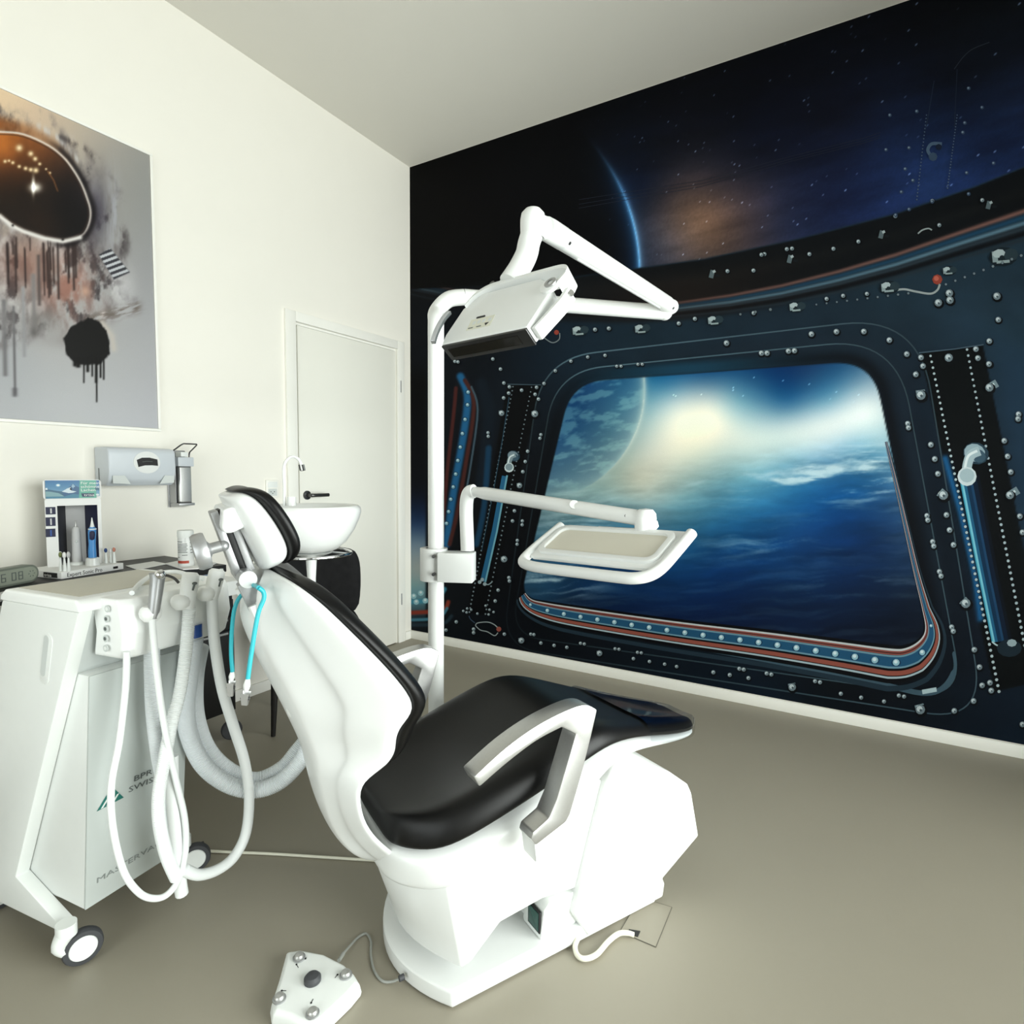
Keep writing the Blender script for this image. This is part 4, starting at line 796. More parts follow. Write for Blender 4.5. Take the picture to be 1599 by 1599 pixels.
for (x0, y0), (x1, y1), D in (((291, 950), (298, 898), -.195), ((329, 935), (339, 892), -.195)):
    p, q = lY(x0, y0, D), lY(x1, y1, D)
    hp_ = MB().tube([p, p.lerp(q, .3), p.lerp(q, .7), q, q+(q-p)*.08], [.0165, .0185, .020, .0195, .0135], 16).build('suction_handpiece', M['whiteb'], cart)
    s0 = lY(x1+6, y1+13, D-.021); s1 = lY(x1+3, y1+24, D-.020)
    MB().tube([s0, s1], .0022, 8).build('slide_valve', M['ink'], hp_); MB().ball(s0, .006, sc=(1, 1, .6)).build('valve_thumb', M['ink'], hp_)
q0, q1 = lY(345, 899, -.190), lY(346, 888, -.190); MB().tube([q0, q1], .0045, 10).build('nozzle', M['grey'], cart)
# mains cable from the cart across the floor to the chair
cb = tag(MB().tube(spline([at(308, 1325, Z=.012), at(330, 1329, Z=.006), at(420, 1333, Z=.005), at(500, 1338, Z=.005), at(580, 1343, Z=.005), at(640, 1345, Z=.005)], 6), .0042, 8).build('floor_cable', M['cable']), 'thin ivory cable on the floor between the cart and the dental chair', 'cable')

# ------------------------------------------------------------------ lamp pole with operating light and instrument tray
PX0, PY0 = 1.556, -1.690
pole = thing('lamp_pole', 'white floor pole carrying an operating light on a folding arm and an instrument tray', 'medical pole', (PX0, PY0, 0))
pt = at(680, 500, D=1.95)
zt = pt.z
J = at(1044, 484, D=2.12); K = at(832, 352, D=1.37)
bend = spline([(PX0, PY0, zt-.10), (PX0, PY0, zt-.02), at(682, 487, D=1.955), at(700, 468, D=1.96), at(725, 464, D=1.97)], 6)
P = [Vector((PX0, PY0, .004)), Vector((PX0, PY0, .9)), Vector((PX0, PY0, zt-.12))]+bend
MB().tube(P, .0265, 24).build('pole', M['white'], pole, world=True)
MB().lathe([(0, 0), (.085, 0), (.085, .008), (.03, .014), (.03, .03), (0, .03)], 32, Matrix.Translation((PX0, PY0, .001))).build('floor_flange', M['white'], pole, world=True)
A0 = at(725, 464, D=1.97); A1 = at(1038, 488, D=2.12)
arm = MB().tube([A0, A0.lerp(A1, .5), A1], .0265, 20).build('lower_arm', M['white'], pole, world=True)
MB().ball(A1, .028).build('arm_elbow', M['white'], pole, world=True)
Ju = at(1048, 479, D=2.11); Ku = at(858, 360, D=1.39)
u = (Ku-Ju).normalized()
MB().tube([Ju+u*.0, Ju+u*.05, Ku-u*.06], [.022, .027, .027], 20).build('spring_arm', M['white'], pole, world=True)
MB().tube([Ku-u*.065, Ku-u*.06, Ku, Ku+u*.02], [.024, .0275, .0275, .026], 20).build('arm_sleeve', M['white'], pole, world=True)
side = u.cross(Vector((0, 0, 1))).normalized(); dn = u.cross(side); dn = dn if dn.z < 0 else -dn
MB().tube([Ju+u*.12+dn*.0262, Ku-u*.14+dn*.0262], .004, 8).build('spring_slot', M['grey'], pole, world=True)
for q, r in ((Ju, .024), (A1, .0)):
    if r: MB().ball(q, .0265).build('hinge_cap', M['white'], pole, world=True)
for t, dd_ in ((.045, .0), (.93, 0)):
    c = Ju.lerp(Ku, t); n = (CAM-c).normalized(); n = (n-u*n.dot(u)).normalized()
    MB().tube([c+n*.026, c+n*.0285], .0045, 10).build('cover_screw', M['steel'], pole, world=True)
# head joint and the short drop tube
kb = K
MB().lathe([(.0275, -.03), (.0285, -.026), (.0295, 0), (.0295, .012), (.027, .026), (.018, .036), (0, .04)], 28, Matrix.Translation(kb)).build('swivel_cap', M['white'], pole, world=True)
MB().tube([kb+Vector((0, 0, .004)), Ku], .0265, 18).build('swivel_neck', M['white'], pole, world=True)
drop = spline([kb+Vector((0, 0, -.015)), at(826, 380, D=1.37), at(822, 398, D=1.365), at(812, 418, D=1.36), at(803, 432, D=1.355), at(796, 442, D=1.35)], 6)
MB().tube(drop, .0262, 20).build('drop_tube', M['white'], pole, world=True)
# operating light: slab housing seen from its rear cover
LA = Vector((1.9233, -2.1387, 1.5040)); LB = Vector((2.1670, -2.1685, 1.5095)); LC = Vector((1.9314, -2.0460, 1.635))
wv = (LB-LA); uv = LC-LA; wl, ul = wv.length, uv.length; LX = frame(LA, wv, uv)       # local x width, y up the cover, z towards the viewer
if (LX.to_3x3() @ Vector((0, 0, 1))).dot(CAM-LA) < 0: LX = LX @ Matrix.Diagonal((1, 1, -1, 1))
def lx(mb, *a, **k):
    mb.v = [LX @ p for p in mb.v]; return mb.build(*a, world=True, **k)
hs = [(.0, 0), (wl, 0), (wl+.004, .02), (wl+.018, ul*.62), (wl+.006, ul*.80), (wl-.03, ul*.98), (.05, ul*.98), (.008, ul*.72), (-.004, .03)]
lamp = lx(MB().prism(hs, -.045, 0), 'light_housing', M['white'], pole, bevel=.006, seg=3)
lx(MB().box(.002, wl-.002, -.006, .0, -.046, -.002), 'light_bezel', M['steel'], lamp, bevel=.001)
lx(MB().box(.016, wl-.03, -.0075, -.004, -.036, -.012), 'front_glass', M['glassy'], lamp)
lx(MB().prism(slot(.088, ul*.42, .026, .006, .0029), .0, .0012), 'cover_slot', M['inkb'], lamp)
lb_ = lx(MB().box(.062, .132, .030, .064, .0, .0008), 'rating_label', M['label'], lamp)
for x in (.072, .086, .100, .118): lx(MB().box(x, x+.009, .046, .056, .0008, .0012), 'label_mark', M['grey'], lamp)
lx(MB().prism([(.112, .042), (.124, .042), (.118, .033)], .0008, .0014), 'warning_mark', M['inkb'], lamp)
for x, w_ in ((.066, .014), (.090, .014)): lx(MB().box(x, x+w_, .034, .037, .0008, .0012), 'label_line', M['ink'], lamp)
# yoke round the housing: top rail, right cheek with pivot, left cheek
tr_ = spline([Vector((.02, ul*.74, -.02)), Vector((.035, ul*.93, -.02)), Vector((.07, ul*1.04, -.02)), Vector((wl*.5, ul*1.05, -.02)), Vector((wl*.92, ul*1.05, -.02)), Vector((wl+.028, ul*1.03, -.02)), Vector((wl+.045, ul*.92, -.02)), Vector((wl+.034, ul*.74, -.02))], 5)
yk = MB()
yk.loft([[p+Vector((0, -.006, -.022)), p+Vector((0, .006, -.022)), p+Vector((0, .007, .028)), p+Vector((0, -.005, .028))] for p in tr_])
lx(yk, 'yoke', M['white'], pole, bevel=.002)
lx(MB().tube([(wl*.36, ul*1.06, -.02), (wl*.42, ul*1.2, -.02)], [.02, .026], 16), 'yoke_socket', M['white'], pole)
lx(MB().tube([(wl*.30, ul*1.10, .004), (wl*.30, ul*1.10, .0075)], .007, 12), 'yoke_screw', M['steel'], pole)
lx(MB().lathe([(0, -.004), (.022, -.004), (.022, .004), (.016, .007), (0, .007)], 28, Matrix.Translation((wl+.012, ul*.72, .002))), 'pivot_disc', M['white'], pole)
lx(MB().lathe([(.007, .006), (.014, .006), (.014, .0095), (.007, .0095)], 24, Matrix.Translation((wl+.018, ul*.72, .002))), 'pivot_clip', M['alud'], pole)
lx(MB().lathe([(0, .0), (.008, .0), (.008, .004), (0, .004)], 16, Matrix.Translation((wl+.055, ul*.66, -.02)) @ Matrix.Rotation(math.radians(50), 4, 'Y')), 'cheek_screw', M['alu'], pole)
hr_ = spline([Vector((wl+.054, ul*.70, -.03)), Vector((wl+.048, ul*.5, -.03)), Vector((wl+.03, ul*.25, -.03)), Vector((wl+.012, ul*.02, -.03))], 5)
ck = MB(); ck.loft([[p+Vector((-.008, 0, -.012)), p+Vector((.002, 0, -.012)), p+Vector((.002, 0, .022)), p+Vector((-.008, 0, .022))] for p in hr_])
lx(ck, 'side_cheek', M['white'], pole, bevel=.002)
hl = [at(*p, D=1.36) for p in ((698, 488), (690, 497), (682, 510), (676, 524), (673, 535))]
hm = MB(); 
for _ in (0,): hm.loft([[p+_r*.0-_fw*.012, p+_r*.010-_fw*.012, p+_r*.010+_fw*.012, p+_r*.0+_fw*.012] for p in spline(hl, 4)])
hm.build('light_handle', M['alud'], pole, world=True, bevel=.0015)
# clamp on the pole and the tray arm
zc0, zc1 = at(678, 907, D=1.95).z, at(678, 856, D=1.95).z
MB().lathe([(.0268, 0), (.046, 0), (.046, zc1-zc0), (.0268, zc1-zc0)], 32, Matrix.Translation((PX0-.006, PY0-.004, zc0))).build('clamp_sleeve', M['white'], pole, world=True, bevel=.002)
bx0 = at(692, 880, D=1.93); bdir = (_r+_fw*-.12); bdir.z = 0; bdir.normalize()
BX = frame((bx0.x, bx0.y, zc0+.004), bdir, Vector((-bdir.y, bdir.x, 0)))
q = MB().box(-.012, .104, -.035, .035, 0, zc1-zc0-.012, BX); q.build('clamp_block', M['white'], pole, world=True, bevel=.004)
for py in (869, 897):
    c = at(677, py, D=1.90); MB().tube([c-_fw*.006, c+_fw*.02], .0055, 12).build('clamp_screw', M['steel'], pole, world=True)
post = [at(730, 860, D=1.93), at(729, 830, D=1.93), at(728, 800, D=1.93), at(729, 780, D=1.925), at(733, 769, D=1.915), at(740, 767, D=1.905)]
MB().tube(spline(post, 5), .0225, 20).build('arm_post', M['white'], pole, world=True)
TA, TB = at(742, 768, D=1.905), at(1000, 809, D=1.50)
MB().tube([TA, TA.lerp(TB, .03), TA.lerp(TB, .07), TB], [.017, .017, .0205, .0205], 20).build('tray_arm', M['white'], pole, world=True)
c = TA.lerp(TB, .655); n = (CAM-c).normalized()+Vector((0, 0, .4)); n.normalize(); MB().tube([c, c+n*.024], .013, 14).build('arm_knob', M['white'], pole, world=True)
for t in (.10, .93):
    c = TA.lerp(TB, t); n = (CAM-c).normalized(); MB().tube([c+n*.018, c+n*.0225], .004, 10).build('arm_screw', M['steel'], pole, world=True)
TE = at(1008, 809, D=1.49)
MB().lathe([(.027, -.034), (.0275, 0), (.026, .012), (.018, .022), (0, .025)], 24, Matrix.Translation(TE)).build('tray_swivel', M['white'], pole, world=True)
# tray in a tube frame
Tf = Vector((1.992, -1.907, .967)); Tr = Vector((2.389, -1.991, .9766)); Tb = Vector((2.047, -1.733, 1.059))
tw_, td_ = (Tr-Tf).length, (Tb-Tf).length; TX = frame(Tf, Tr-Tf, Tb-Tf)
def tx(mb, *a, **k): mb.v = [TX @ p for p in mb.v]; return mb.build(*a, world=True, **k)
fr = spline([Vector(p) for p in ((.012, td_, 0), (.006, td_*.6, 0), (.004, .055, 0), (.012, .018, 0), (.045, .004, 0), (.1, 0, 0), (tw_*.5, 0, 0), (tw_-.1, 0, 0), (tw_-.05, .003, 0), (tw_-.02, .02, 0), (tw_-.006, .055, 0), (tw_-.002, td_*.6, 0), (tw_, td_, 0))], 6)
tx(MB().tube(fr, .0138, 14), 'tray_frame', M['white'], pole)
ty = MB().prism([(.008, .05), (.03, .040), (tw_-.03, .040), (tw_-.008, .05), (tw_-.006, td_+.002), (tw_-.07, td_+.004), (tw_-.074, td_-.008), (tw_-.115, td_-.008), (tw_-.12, td_+.006), (tw_-.27, td_+.006), (tw_-.275, td_-.006), (tw_-.305, td_-.006), (tw_-.31, td_+.004), (.012, td_+.002)], -.006, .004)
tray = tx(ty, 'tray', M['white'], pole, bevel=.003)
rim = MB(); R1 = slot(tw_/2, .046+(td_-.046)/2, tw_-.05, td_-.066, .03, 8); R2 = slot(tw_/2, .046+(td_-.046)/2, tw_-.08, td_-.096, .022, 8)
rim.loft([[(x, y, .004) for x, y in R1], [(x, y, .012) for x, y in R1], [(x, y, .012) for x, y in R2], [(x, y, .0045) for x, y in R2]], cap=False)
tx(rim, 'tray_rim', M['white'], tray, bevel=.001)
tx(MB().prism(R2, .0042, .0048), 'tray_mat', M['tan'], tray)
tx(MB().box(tw_*.60, tw_*.72, td_-.01, td_+.05, -.016, .003), 'tray_bracket', M['white'], pole, bevel=.003)

# ------------------------------------------------------------------ rinsing basin on its column
bc = Vector((1.157, -1.87, 0)); zr = 1.094
basin = thing('rinsing_basin', 'white ceramic rinsing basin on a slim stem with gooseneck spout', 'basin', bc)
prof = [(.0, -.162), (.05, -.161), (.085, -.152), (.118, -.125), (.145, -.085), (.162, -.045), (.168, -.022), (.166, -.008), (.158, -.001), (.150, -.004), (.140, -.02), (.120, -.065), (.09, -.105), (.05, -.122), (0, -.126)]
MB().lathe(prof, 48, Matrix.Translation((0, 0, zr))).build('bowl', M['white'], basin, smooth=60)
ring = [(.132*math.cos(a), .132*math.sin(a), zr-.166) for a in np.linspace(0, 2*math.pi, 49)]
MB().tube(ring, .005, 10, cap=False).build('support_ring', M['chrome'], basin)
MB().lathe([(0, -.016), (.03, -.015), (.06, -.006), (.075, 0), (0, .004)], 36, Matrix.Translation((0, 0, zr-.162))).build('bowl_plate', M['white'], basin)
for k in range(3):
    a = 2*math.pi*k/3+.5; MB().tube([(.07*math.cos(a), .07*math.sin(a), zr-.160), (.132*math.cos(a), .132*math.sin(a), zr-.166)], .0035, 8).build('ring_strut', M['chrome'], basin)
MB().lathe([(0, .36), (.0125, .36), (.0125, .72), (.014, .84), (.0185, zr-.18), (0, zr-.18)], 32).build('column', M['white'], basin)
pb = Vector((PX0, PY0, 0))-bc
MB().tube(spline([Vector((0, 0, .37)), Vector((.02, .01, .345)), pb.lerp(Vector((0, 0, 0)), .5)+Vector((0, 0, .33)), pb.lerp(Vector((0, 0, 0)), .07)+Vector((0, 0, .33))], 6), .0125, 14).build('swivel_arm', M['white'], basin)
MB().lathe([(.0268, .30), (.038, .30), (.038, .36), (.0268, .36)], 28, Matrix.Translation(pb)).build('arm_clamp', M['white'], basin)
gp = [at(444, 790, D=1.93)-bc, at(444, 760, D=1.93)-bc, at(443, 735, D=1.93)-bc, at(446, 721, D=1.93)-bc, at(456, 713, D=1.93)-bc, at(466, 717, D=1.93)-bc, at(471, 727, D=1.93)-bc]
MB().tube(spline(gp, 6), .0052, 12).build('spout', M['white'], basin)
a, b = at(471, 726, D=1.93)-bc, at(473, 735, D=1.93)-bc; bd = (b-a).normalized()
sp_ = MB().tube([a, b], .0085, 16).build('spout_nozzle', M['alu'], basin)
for t in (.0, .55): MB().tube([a+_r*(-.006+.012*t*1.6)-_fw*.006, b+_r*(-.006+.012*t*1.6)-_fw*.006], .0024, 8).build('nozzle_stripe', M['inkb'], sp_)
MB().tube([at(455, 790, D=1.93)-bc, at(455, 776, D=1.93)-bc], [.016, .014], 16).build('spout_base', M['white'], basin)

# ------------------------------------------------------------------ black velvet side chair by the left wall
VA = math.atan2(.8, .6)
vch = thing('side_chair', 'black velvet upholstered side chair with tapered dark legs behind the rinsing basin', 'chair', (.478, -1.285, 0), VA)
def soft(pts_rings, name, sub=2): return MB().loft(pts_rings).build(name, M['velvet'], vch, sub=sub, smooth=180)
def rr(w, h, r, n=4): return slot(0, 0, w, h, r, n)
seat = [[(x*s, y*s-.01, z) for x, y in rr(.43, .44, .10)] for z, s in ((.41, .90), (.418, .97), (.44, 1.0), (.47, 1.0), (.49, .96), (.497, .85))]
soft(seat, 'seat', 1)
bk_ = []
for z, w2, yy in ((.455, .225, .21), (.49, .25, .218), (.60, .262, .232), (.70, .262, .245), (.775, .255, .256), (.815, .236, .262), (.825, .21, .262)):
    o_ = []
    for k in range(9):
        q = -1+k/4; o_.append((w2*q, yy-.045*q*q+.035, z-(.03*q if z > .7 else 0)))
    i2 = [(w2*(1-k/4)*.96, yy-.035-.06*(1-k/4)**2, z-(.03*(1-k/4) if z > .7 else 0)) for k in range(9)]
    bk_.append(o_+i2)
soft(bk_, 'backrest', 1)
for sx, sy in ((-1, -1), (1, -1), (-1, 1), (1, 1)):
    t, b = Vector((sx*.175, sy*.165, .42)), Vector((sx*.195, sy*.19, .001))
    MB().tube([b, b.lerp(t, .5), t], [.0105, .016, .021], 12).build('leg', M['blkwood'], vch)

# ------------------------------------------------------------------ foot control, its cable and the floor outlet
fp = [(-.075, .075), (-.03, .095), (.03, .095), (.075, .075), (.098, -.05), (.085, -.075), (.03, -.064), (-.03, -.064), (-.085, -.075), (-.098, -.05)]
ftc = at(490, 1545, Z=.02)
foot = thing('foot_control', 'white foot control pad with four silver buttons and a dark joystick', 'foot control', (ftc.x, ftc.y, 0))
fpx = [(449, 1489), (468, 1486), (505, 1493), (536, 1509), (551, 1523), (560, 1538), (545, 1556), (500, 1599), (490, 1604), (470, 1599), (452, 1590), (428, 1583), (426, 1568), (438, 1530)]
base = [at(a, b, Z=.03)-foot.location for a, b in fpx]; base = [(p.x, p.y) for p in base]
cxy = Vector((sum(p[0] for p in base)/len(base), sum(p[1] for p in base)/len(base)))
def ring_f(s, z): return [(cxy.x+(x-cxy.x)*s, cxy.y+(y-cxy.y)*s, z) for x, y in base]
MB().loft([ring_f(1.05, .002), ring_f(1.07, .012), ring_f(1.03, .030), ring_f(.94, .038)]).build('pad_body', M['white2'], foot, bevel=.004, seg=3)
for a, b in ((467, 1494), (540, 1521), (436, 1558), (488, 1581)):
    p = at(a, b, Z=.042)-foot.location
    bt = MB().lathe([(0, -.004), (.0115, -.004), (.0115, .004), (.009, .007), (0, .008)], 22, Matrix.Translation(p)).build('button', M['alu'], foot)
    MB().lathe([(.0115, -.0035), (.0145, -.0035), (.0145, -.0005), (.0115, .0005)], 22, Matrix.Translation(p)).build('button_ring', M['alud'], bt)
p = at(488, 1529, Z=.042)-foot.location
MB().lathe([(0, -.004), (.019, -.004), (.019, .004), (.014, .010), (0, .012)], 28, Matrix.Translation(p)).build('joystick', M['rubber'], foot)
for (a, b), (c, d_) in (((463, 1506), (466, 1511)), ((527, 1522), (523, 1527)), ((440, 1547), (447, 1547)), ((486, 1566), (489, 1560)), ((477, 1497), (478, 1495))):
    p, q = at(a, b, Z=.0383)-foot.location, at(c, d_, Z=.0383)-foot.location
    mk = MB().lathe([(0, -.0005), (.0022, -.0005), (.0022, .0006), (0, .0006)], 10, Matrix.Translation(p)); mk.tube([p, q], .0008, 6); mk.build('chair_pictogram', M['inkb'], foot)
cg = MB().tube(spline([at(531, 1496, Z=.02), at(536, 1489, Z=.016), at(548, 1475, Z=.008), at(560, 1463, Z=.004), at(572, 1458, Z=.004), at(579, 1470, Z=.004), at(579, 1490, Z=.004), at(584, 1515, Z=.004), at(596, 1531, Z=.004), at(611, 1533, Z=.006), at(627, 1527, Z=.018)], 6), .0030, 8).build('control_cable', M['cableg'], foot, world=True)
MB().tube([at(529, 1500, Z=.022), at(536, 1489, Z=.017)], .0046, 10).build('cable_sleeve', M['cableg'], foot, world=True)
# floor outlet: flush lid with an open cable slot
fo = thing('floor_outlet', 'flush square floor outlet lid beside the chair tower', 'floor outlet', at(1010, 1450, Z=0))
def fl(*p): return [at(a, b, Z=.0006)-fo.location for a, b in p]
Q = fl((986, 1436), (1049, 1418), (1026, 1480), (976, 1452)); Q = fl((1000, 1402), (1049, 1417), (1024, 1479), (968, 1455))
ld = MB(); c_ = sum(Q, Vector())/4
ld.add(Q+[p+Vector((0, 0, .0012)) for p in Q], [(3, 2, 1, 0), (4, 5, 6, 7), (0, 1, 5, 4), (1, 2, 6, 5), (2, 3, 7, 6), (3, 0, 4, 7)]); ld.build('lid', M['floor'], fo)
gp_ = MB()
for a, b in zip(Q, Q[1:]+Q[:1]): gp_.tube([a+Vector((0, 0, .0004)), b+Vector((0, 0, .0004))], .0011, 6)
gp_.build('lid_joint', M['line'], fo)
s_ = fl((982, 1452), (1000, 1455), (996, 1464), (980, 1460)); sl = MB(); sl.add([p+Vector((0, 0, .0014)) for p in s_]+[p+Vector((0, 0, .0024)) for p in s_], [(3, 2, 1, 0), (4, 5, 6, 7), (0, 1, 5, 4), (1, 2, 6, 5), (2, 3, 7, 6), (3, 0, 4, 7)]); sl.build('cable_slot', M['inkb'], fo)
tag(MB().tube(spline([at(902, 1466, Z=.02), at(898, 1478, Z=.010), at(902, 1492, Z=.009), at(914, 1497, Z=.009), at(932, 1490, Z=.009), at(950, 1470, Z=.009), at(966, 1458, Z=.009), at(980, 1457, Z=.009), at(990, 1460, Z=.006)], 6), .0065, 10).build('power_cable', M['cable']), 'thick white cable curling from the chair tower to the floor outlet', 'cable')

# ------------------------------------------------------------------ things along the left wall
# poster of an astronaut's helmet
PYR, PYL, PZ0, PZ1 = -1.752, -2.76, 1.395, 2.592
poster = thing('astronaut_poster', 'large grey poster of an astronaut helmet with dark visor and ink drips', 'poster', (0, (PYR+PYL)/2, PZ0))
fb = MB()
for y0, y1, z0, z1 in ((PYL-.012, PYR+.012, PZ0-.012, PZ0), (PYL-.012, PYR+.012, PZ1, PZ1+.012), (PYL-.012, PYL, PZ0, PZ1), (PYR, PYR+.012, PZ0, PZ1)): fb.box(.001, .016, y0, y1, z0, z1)
fb.build('poster_frame', M['trim'], poster, bevel=.002, world=True)
VIS = [(-150, 250), (-120, 222), (-70, 206), (0, 207), (37, 211), (75, 228), (98, 246), (113, 265), (126, 287), (135, 310), (140, 328), (139, 345), (131, 363), (116, 372), (98, 376), (70, 371), (37, 361), (0, 338), (-60, 318), (-110, 300), (-145, 278)]
VIS = [(v.x, v.y) for v in spline([(a, b, 0) for a, b in VIS], 4, True)]
def paint_poster(px, py):
    c = field(px, py, [(230, 300, (150, 150, 148)), (200, 240, (158, 155, 150)), (120, 195, (190, 176, 160)), (50, 170, (214, 190, 164)), (0, 155, (226, 200, 168)), (-100, 180, (212, 176, 140)), (230, 450, (160, 160, 162)), (235, 600, (178, 178, 182)), (100, 640, (186, 187, 190)), (0, 620, (176, 177, 180)), (20, 560, (170, 171, 174)), (-120, 560, (168, 168, 170)), (60, 520, (174, 172, 172)), (190, 560, (176, 176, 178)), (-150, 420, (130, 128, 128))], 60)
    n = fbm(px/38, py/60, 5, 80); n2 = fbm(px/14, py/30, 5, 90); n3 = fbm(px/6, py/48, 4, 95)
    # suit washes
    suit = poly_sd(px, py, [(-200, 160), (-60, 140), (60, 178), (120, 205), (165, 270), (190, 330), (205, 400), (214, 470), (180, 500), (120, 520), (60, 520), (-60, 560), (-200, 560)])
    m = sm(10, -26, suit+26*(n-.5)*2); c = mixc(c, (118, 112, 112), m*sm(.35, .75, n2)*.9); c = mixc(c, (206, 204, 204), m*sm(.58, .75, n)*.75); c = mixc(c, (62, 56, 58), m*sm(.56, .72, fbm(px/22, py/34, 5, 84))*.85)
    c = mixc(c, (164, 112, 96), np.exp(-(((px-105)/44)**2+((py-450)/46)**2))*.75*sm(.25, .6, n2)); c = mixc(c, (150, 96, 78), np.exp(-(((px-40)/50)**2+((py-410)/40)**2))*.5)
    c = mixc(c, (66, 62, 74), np.exp(-(((px-150)/20)**2+((py-330)/52)**2))*.85); c = mixc(c, (176, 178, 188), np.exp(-(((px-176)/11)**2+((py-330)/60)**2))*.6*sm(.3, .6, n3)); c = mixc(c, (196, 194, 196), np.exp(-(((px-195)/16)**2+((py-450)/34)**2))*.7)
    # cap over the visor, orange glow at the top left
    c = mixc(c, (146, 86, 40), sm(8, -10, poly_sd(px, py, [(-200, 190), (0, 182), (50, 196), (95, 222), (120, 255), (105, 262), (60, 222), (0, 206), (-200, 210)]))*(.55+.6*n)*np.interp(px, [0, 110], [1, .35]))
    c = mixc(c, (206, 204, 204), np.exp(-(line_d(px, py, [(60, 196), (92, 216), (122, 252)])/4.5)**2)*.7*sm(.3, .6, n3)); c = mixc(c, (70, 62, 62), np.exp(-(line_d(px, py, [(95, 214), (130, 232), (150, 248)])/5)**2)*.7*sm(.35, .6, n2))
    # drips
    r = np.random.default_rng(31)
    for k in range(26):
        x = r.uniform(-20, 120); y0 = r.uniform(372, 396); L_ = r.uniform(20, 84); wd = r.uniform(1, 2.4); c = mixc(c, (52, 40, 38), np.exp(-((px-x-.03*(py-y0))/wd)**2)*sm(y0-6, y0, py)*sm(y0+L_, y0+L_-5, py)*.8)
    for x, y0, y1, wd, col in ((21, 480, 618, 2.2, (100, 98, 100)), (6, 470, 590, 4, (112, 110, 112)), (36, 450, 560, 3, (150, 150, 152)), (60, 400, 480, 3, (88, 78, 76)), (90, 380, 470, 2, (60, 50, 48)), (23, 608, 622, 4.2, (96, 94, 98)), (52, 430, 525, 4, (130, 126, 126))):
        c = mixc(c, col, np.exp(-((px-x-.02*(py-y0))/wd)**2)*sm(y0-5, y0, py)*sm(y1, y1-5, py)*.9)
    for x, y, rx, ry, col, a in ((70, 500, 26, 18, (120, 116, 114), .7), (52, 520, 7, 9, (92, 88, 88), .7), (100, 530, 40, 14, (140, 136, 134), .5), (10, 500, 20, 20, (140, 136, 136), .6), (133, 455, 7, 8, (196, 160, 140), .9), (160, 490, 6, 6, (210, 196, 190), .8)): c = mixc(c, col, np.exp(-(((px-x)/rx)**2+((py-y)/ry)**2))*a*(.6+.6*n2))
    # dark crown-down blot with bristles
    bl = poly_sd(px, py, [(97, 528), (108, 515), (122, 505), (138, 497), (155, 503), (166, 517), (172, 536), (170, 552), (158, 566), (140, 571), (118, 566), (104, 552)])
    ha = np.exp(-(line_d(px, py, [(140, 498), (175, 490), (212, 480)])/9)**2); c = mixc(c, (112, 102, 96), ha*.9*sm(.3, .65, fbm(px/9+py/4, py/9-px/26, 3, 70))); c = mixc(c, (196, 188, 178), np.exp(-(line_d(px, py, [(160, 505), (175, 525), (178, 545)])/5)**2)*.75)
    c = mixc(c, (14, 13, 12), sm(2, -2, bl+5*(n2-.5)*2)*.97)
    for x, y1, wd in ((122, 576, 4), (131, 600, 1.3), (137, 583, 2.4), (144, 590, 1.4), (151, 630, 1.3), (150, 600, 2), (157, 592, 1.6), (162, 595, 1.4), (117, 574, 3)):
        c = mixc(c, (14, 13, 12), np.exp(-((px-x)/wd)**2)*sm(y1, y1-4, py)*sm(556, 560, py))
    # ribbed cuff
    dcf = poly_sd(px, py, [(155, 398), (172, 388), (202, 425), (178, 436)]); st_ = np.sin(((px-160)*.35+(py-398)*.94)/8.6*2*math.pi); c = mixc(mixc(c, (58, 58, 64), sm(2, -1, dcf)*.95), (206, 208, 212), sm(2, -1, dcf)*sm(-.1, .3, st_)*.9)
    # visor
    v = poly_sd(px, py, VIS); k = sm(.8, -.8, v)
    vc = field(px, py, [(-120, 240, (150, 84, 30)), (0, 230, (176, 104, 44)), (40, 240, (128, 76, 38)), (0, 262, (96, 56, 26)), (80, 280, (44, 30, 22)), (30, 300, (38, 24, 14)), (0, 300, (46, 28, 14)), (100, 330, (20, 15, 14)), (120, 300, (34, 28, 30)), (60, 350, (34, 22, 14)), (-100, 300, (40, 24, 12))], 30)
    vc = vc*(.75+.5*n)[..., None]
    for x, y, s_ in ((30, 231, 5), (48, 240, 4), (55, 248, 3.4), (62, 256, 2.4), (8, 252, 2.6), (20, 254, 2.6), (30, 260, 2.6), (40, 263, 3), (48, 265, 3.2), (56, 266, 4), (72, 264, 1.6), (78, 270, 1.8), (14, 251, 2)): vc = mixc(vc, (246, 222, 180), np.exp(-(((px-x)/s_)**2+((py-y)/s_)**2)))
    vc = mixc(vc, (252, 246, 236), np.exp(-(((px-55)/9)**2+((py-293)/7)**2))+np.exp(-(((px-52)/2.4)**2+((py-290)/14)**2))*.9); vc = mixc(vc, (150, 100, 56), np.exp(-(line_d(px, py, [(75, 268), (84, 282), (90, 298)])/1.2)**2)*.6)
    c = c*(1-k[..., None])+vc*k[..., None]
    c = mixc(c, (20, 16, 18), np.exp(-((v-6)/5.)**2)*sm(60, 110, px)*.8)
    edge = np.exp(-((v-1.)/1.7)**2); c = mixc(c, (226, 216, 206), edge*np.interp(px, [0, 60, 120, 150], [.95, .9, .85, .8])*sm(420, 330, py)); c = mixc(c, (60, 44, 36), np.exp(-((v+2.6)/1.)**2)*.7)
    for P in ([(0, 337), (16, 352), (37, 361), (70, 372), (98, 377), (125, 371)],): c = mixc(c, (226, 222, 218), np.exp(-(line_d(px, py, P)/3.6)**2)*.95)
    for x, y in ((20, 352), (98, 374)): c = mixc(c, (30, 26, 24), np.exp(-(((px-x)/2)**2+((py-y)/2)**2)))
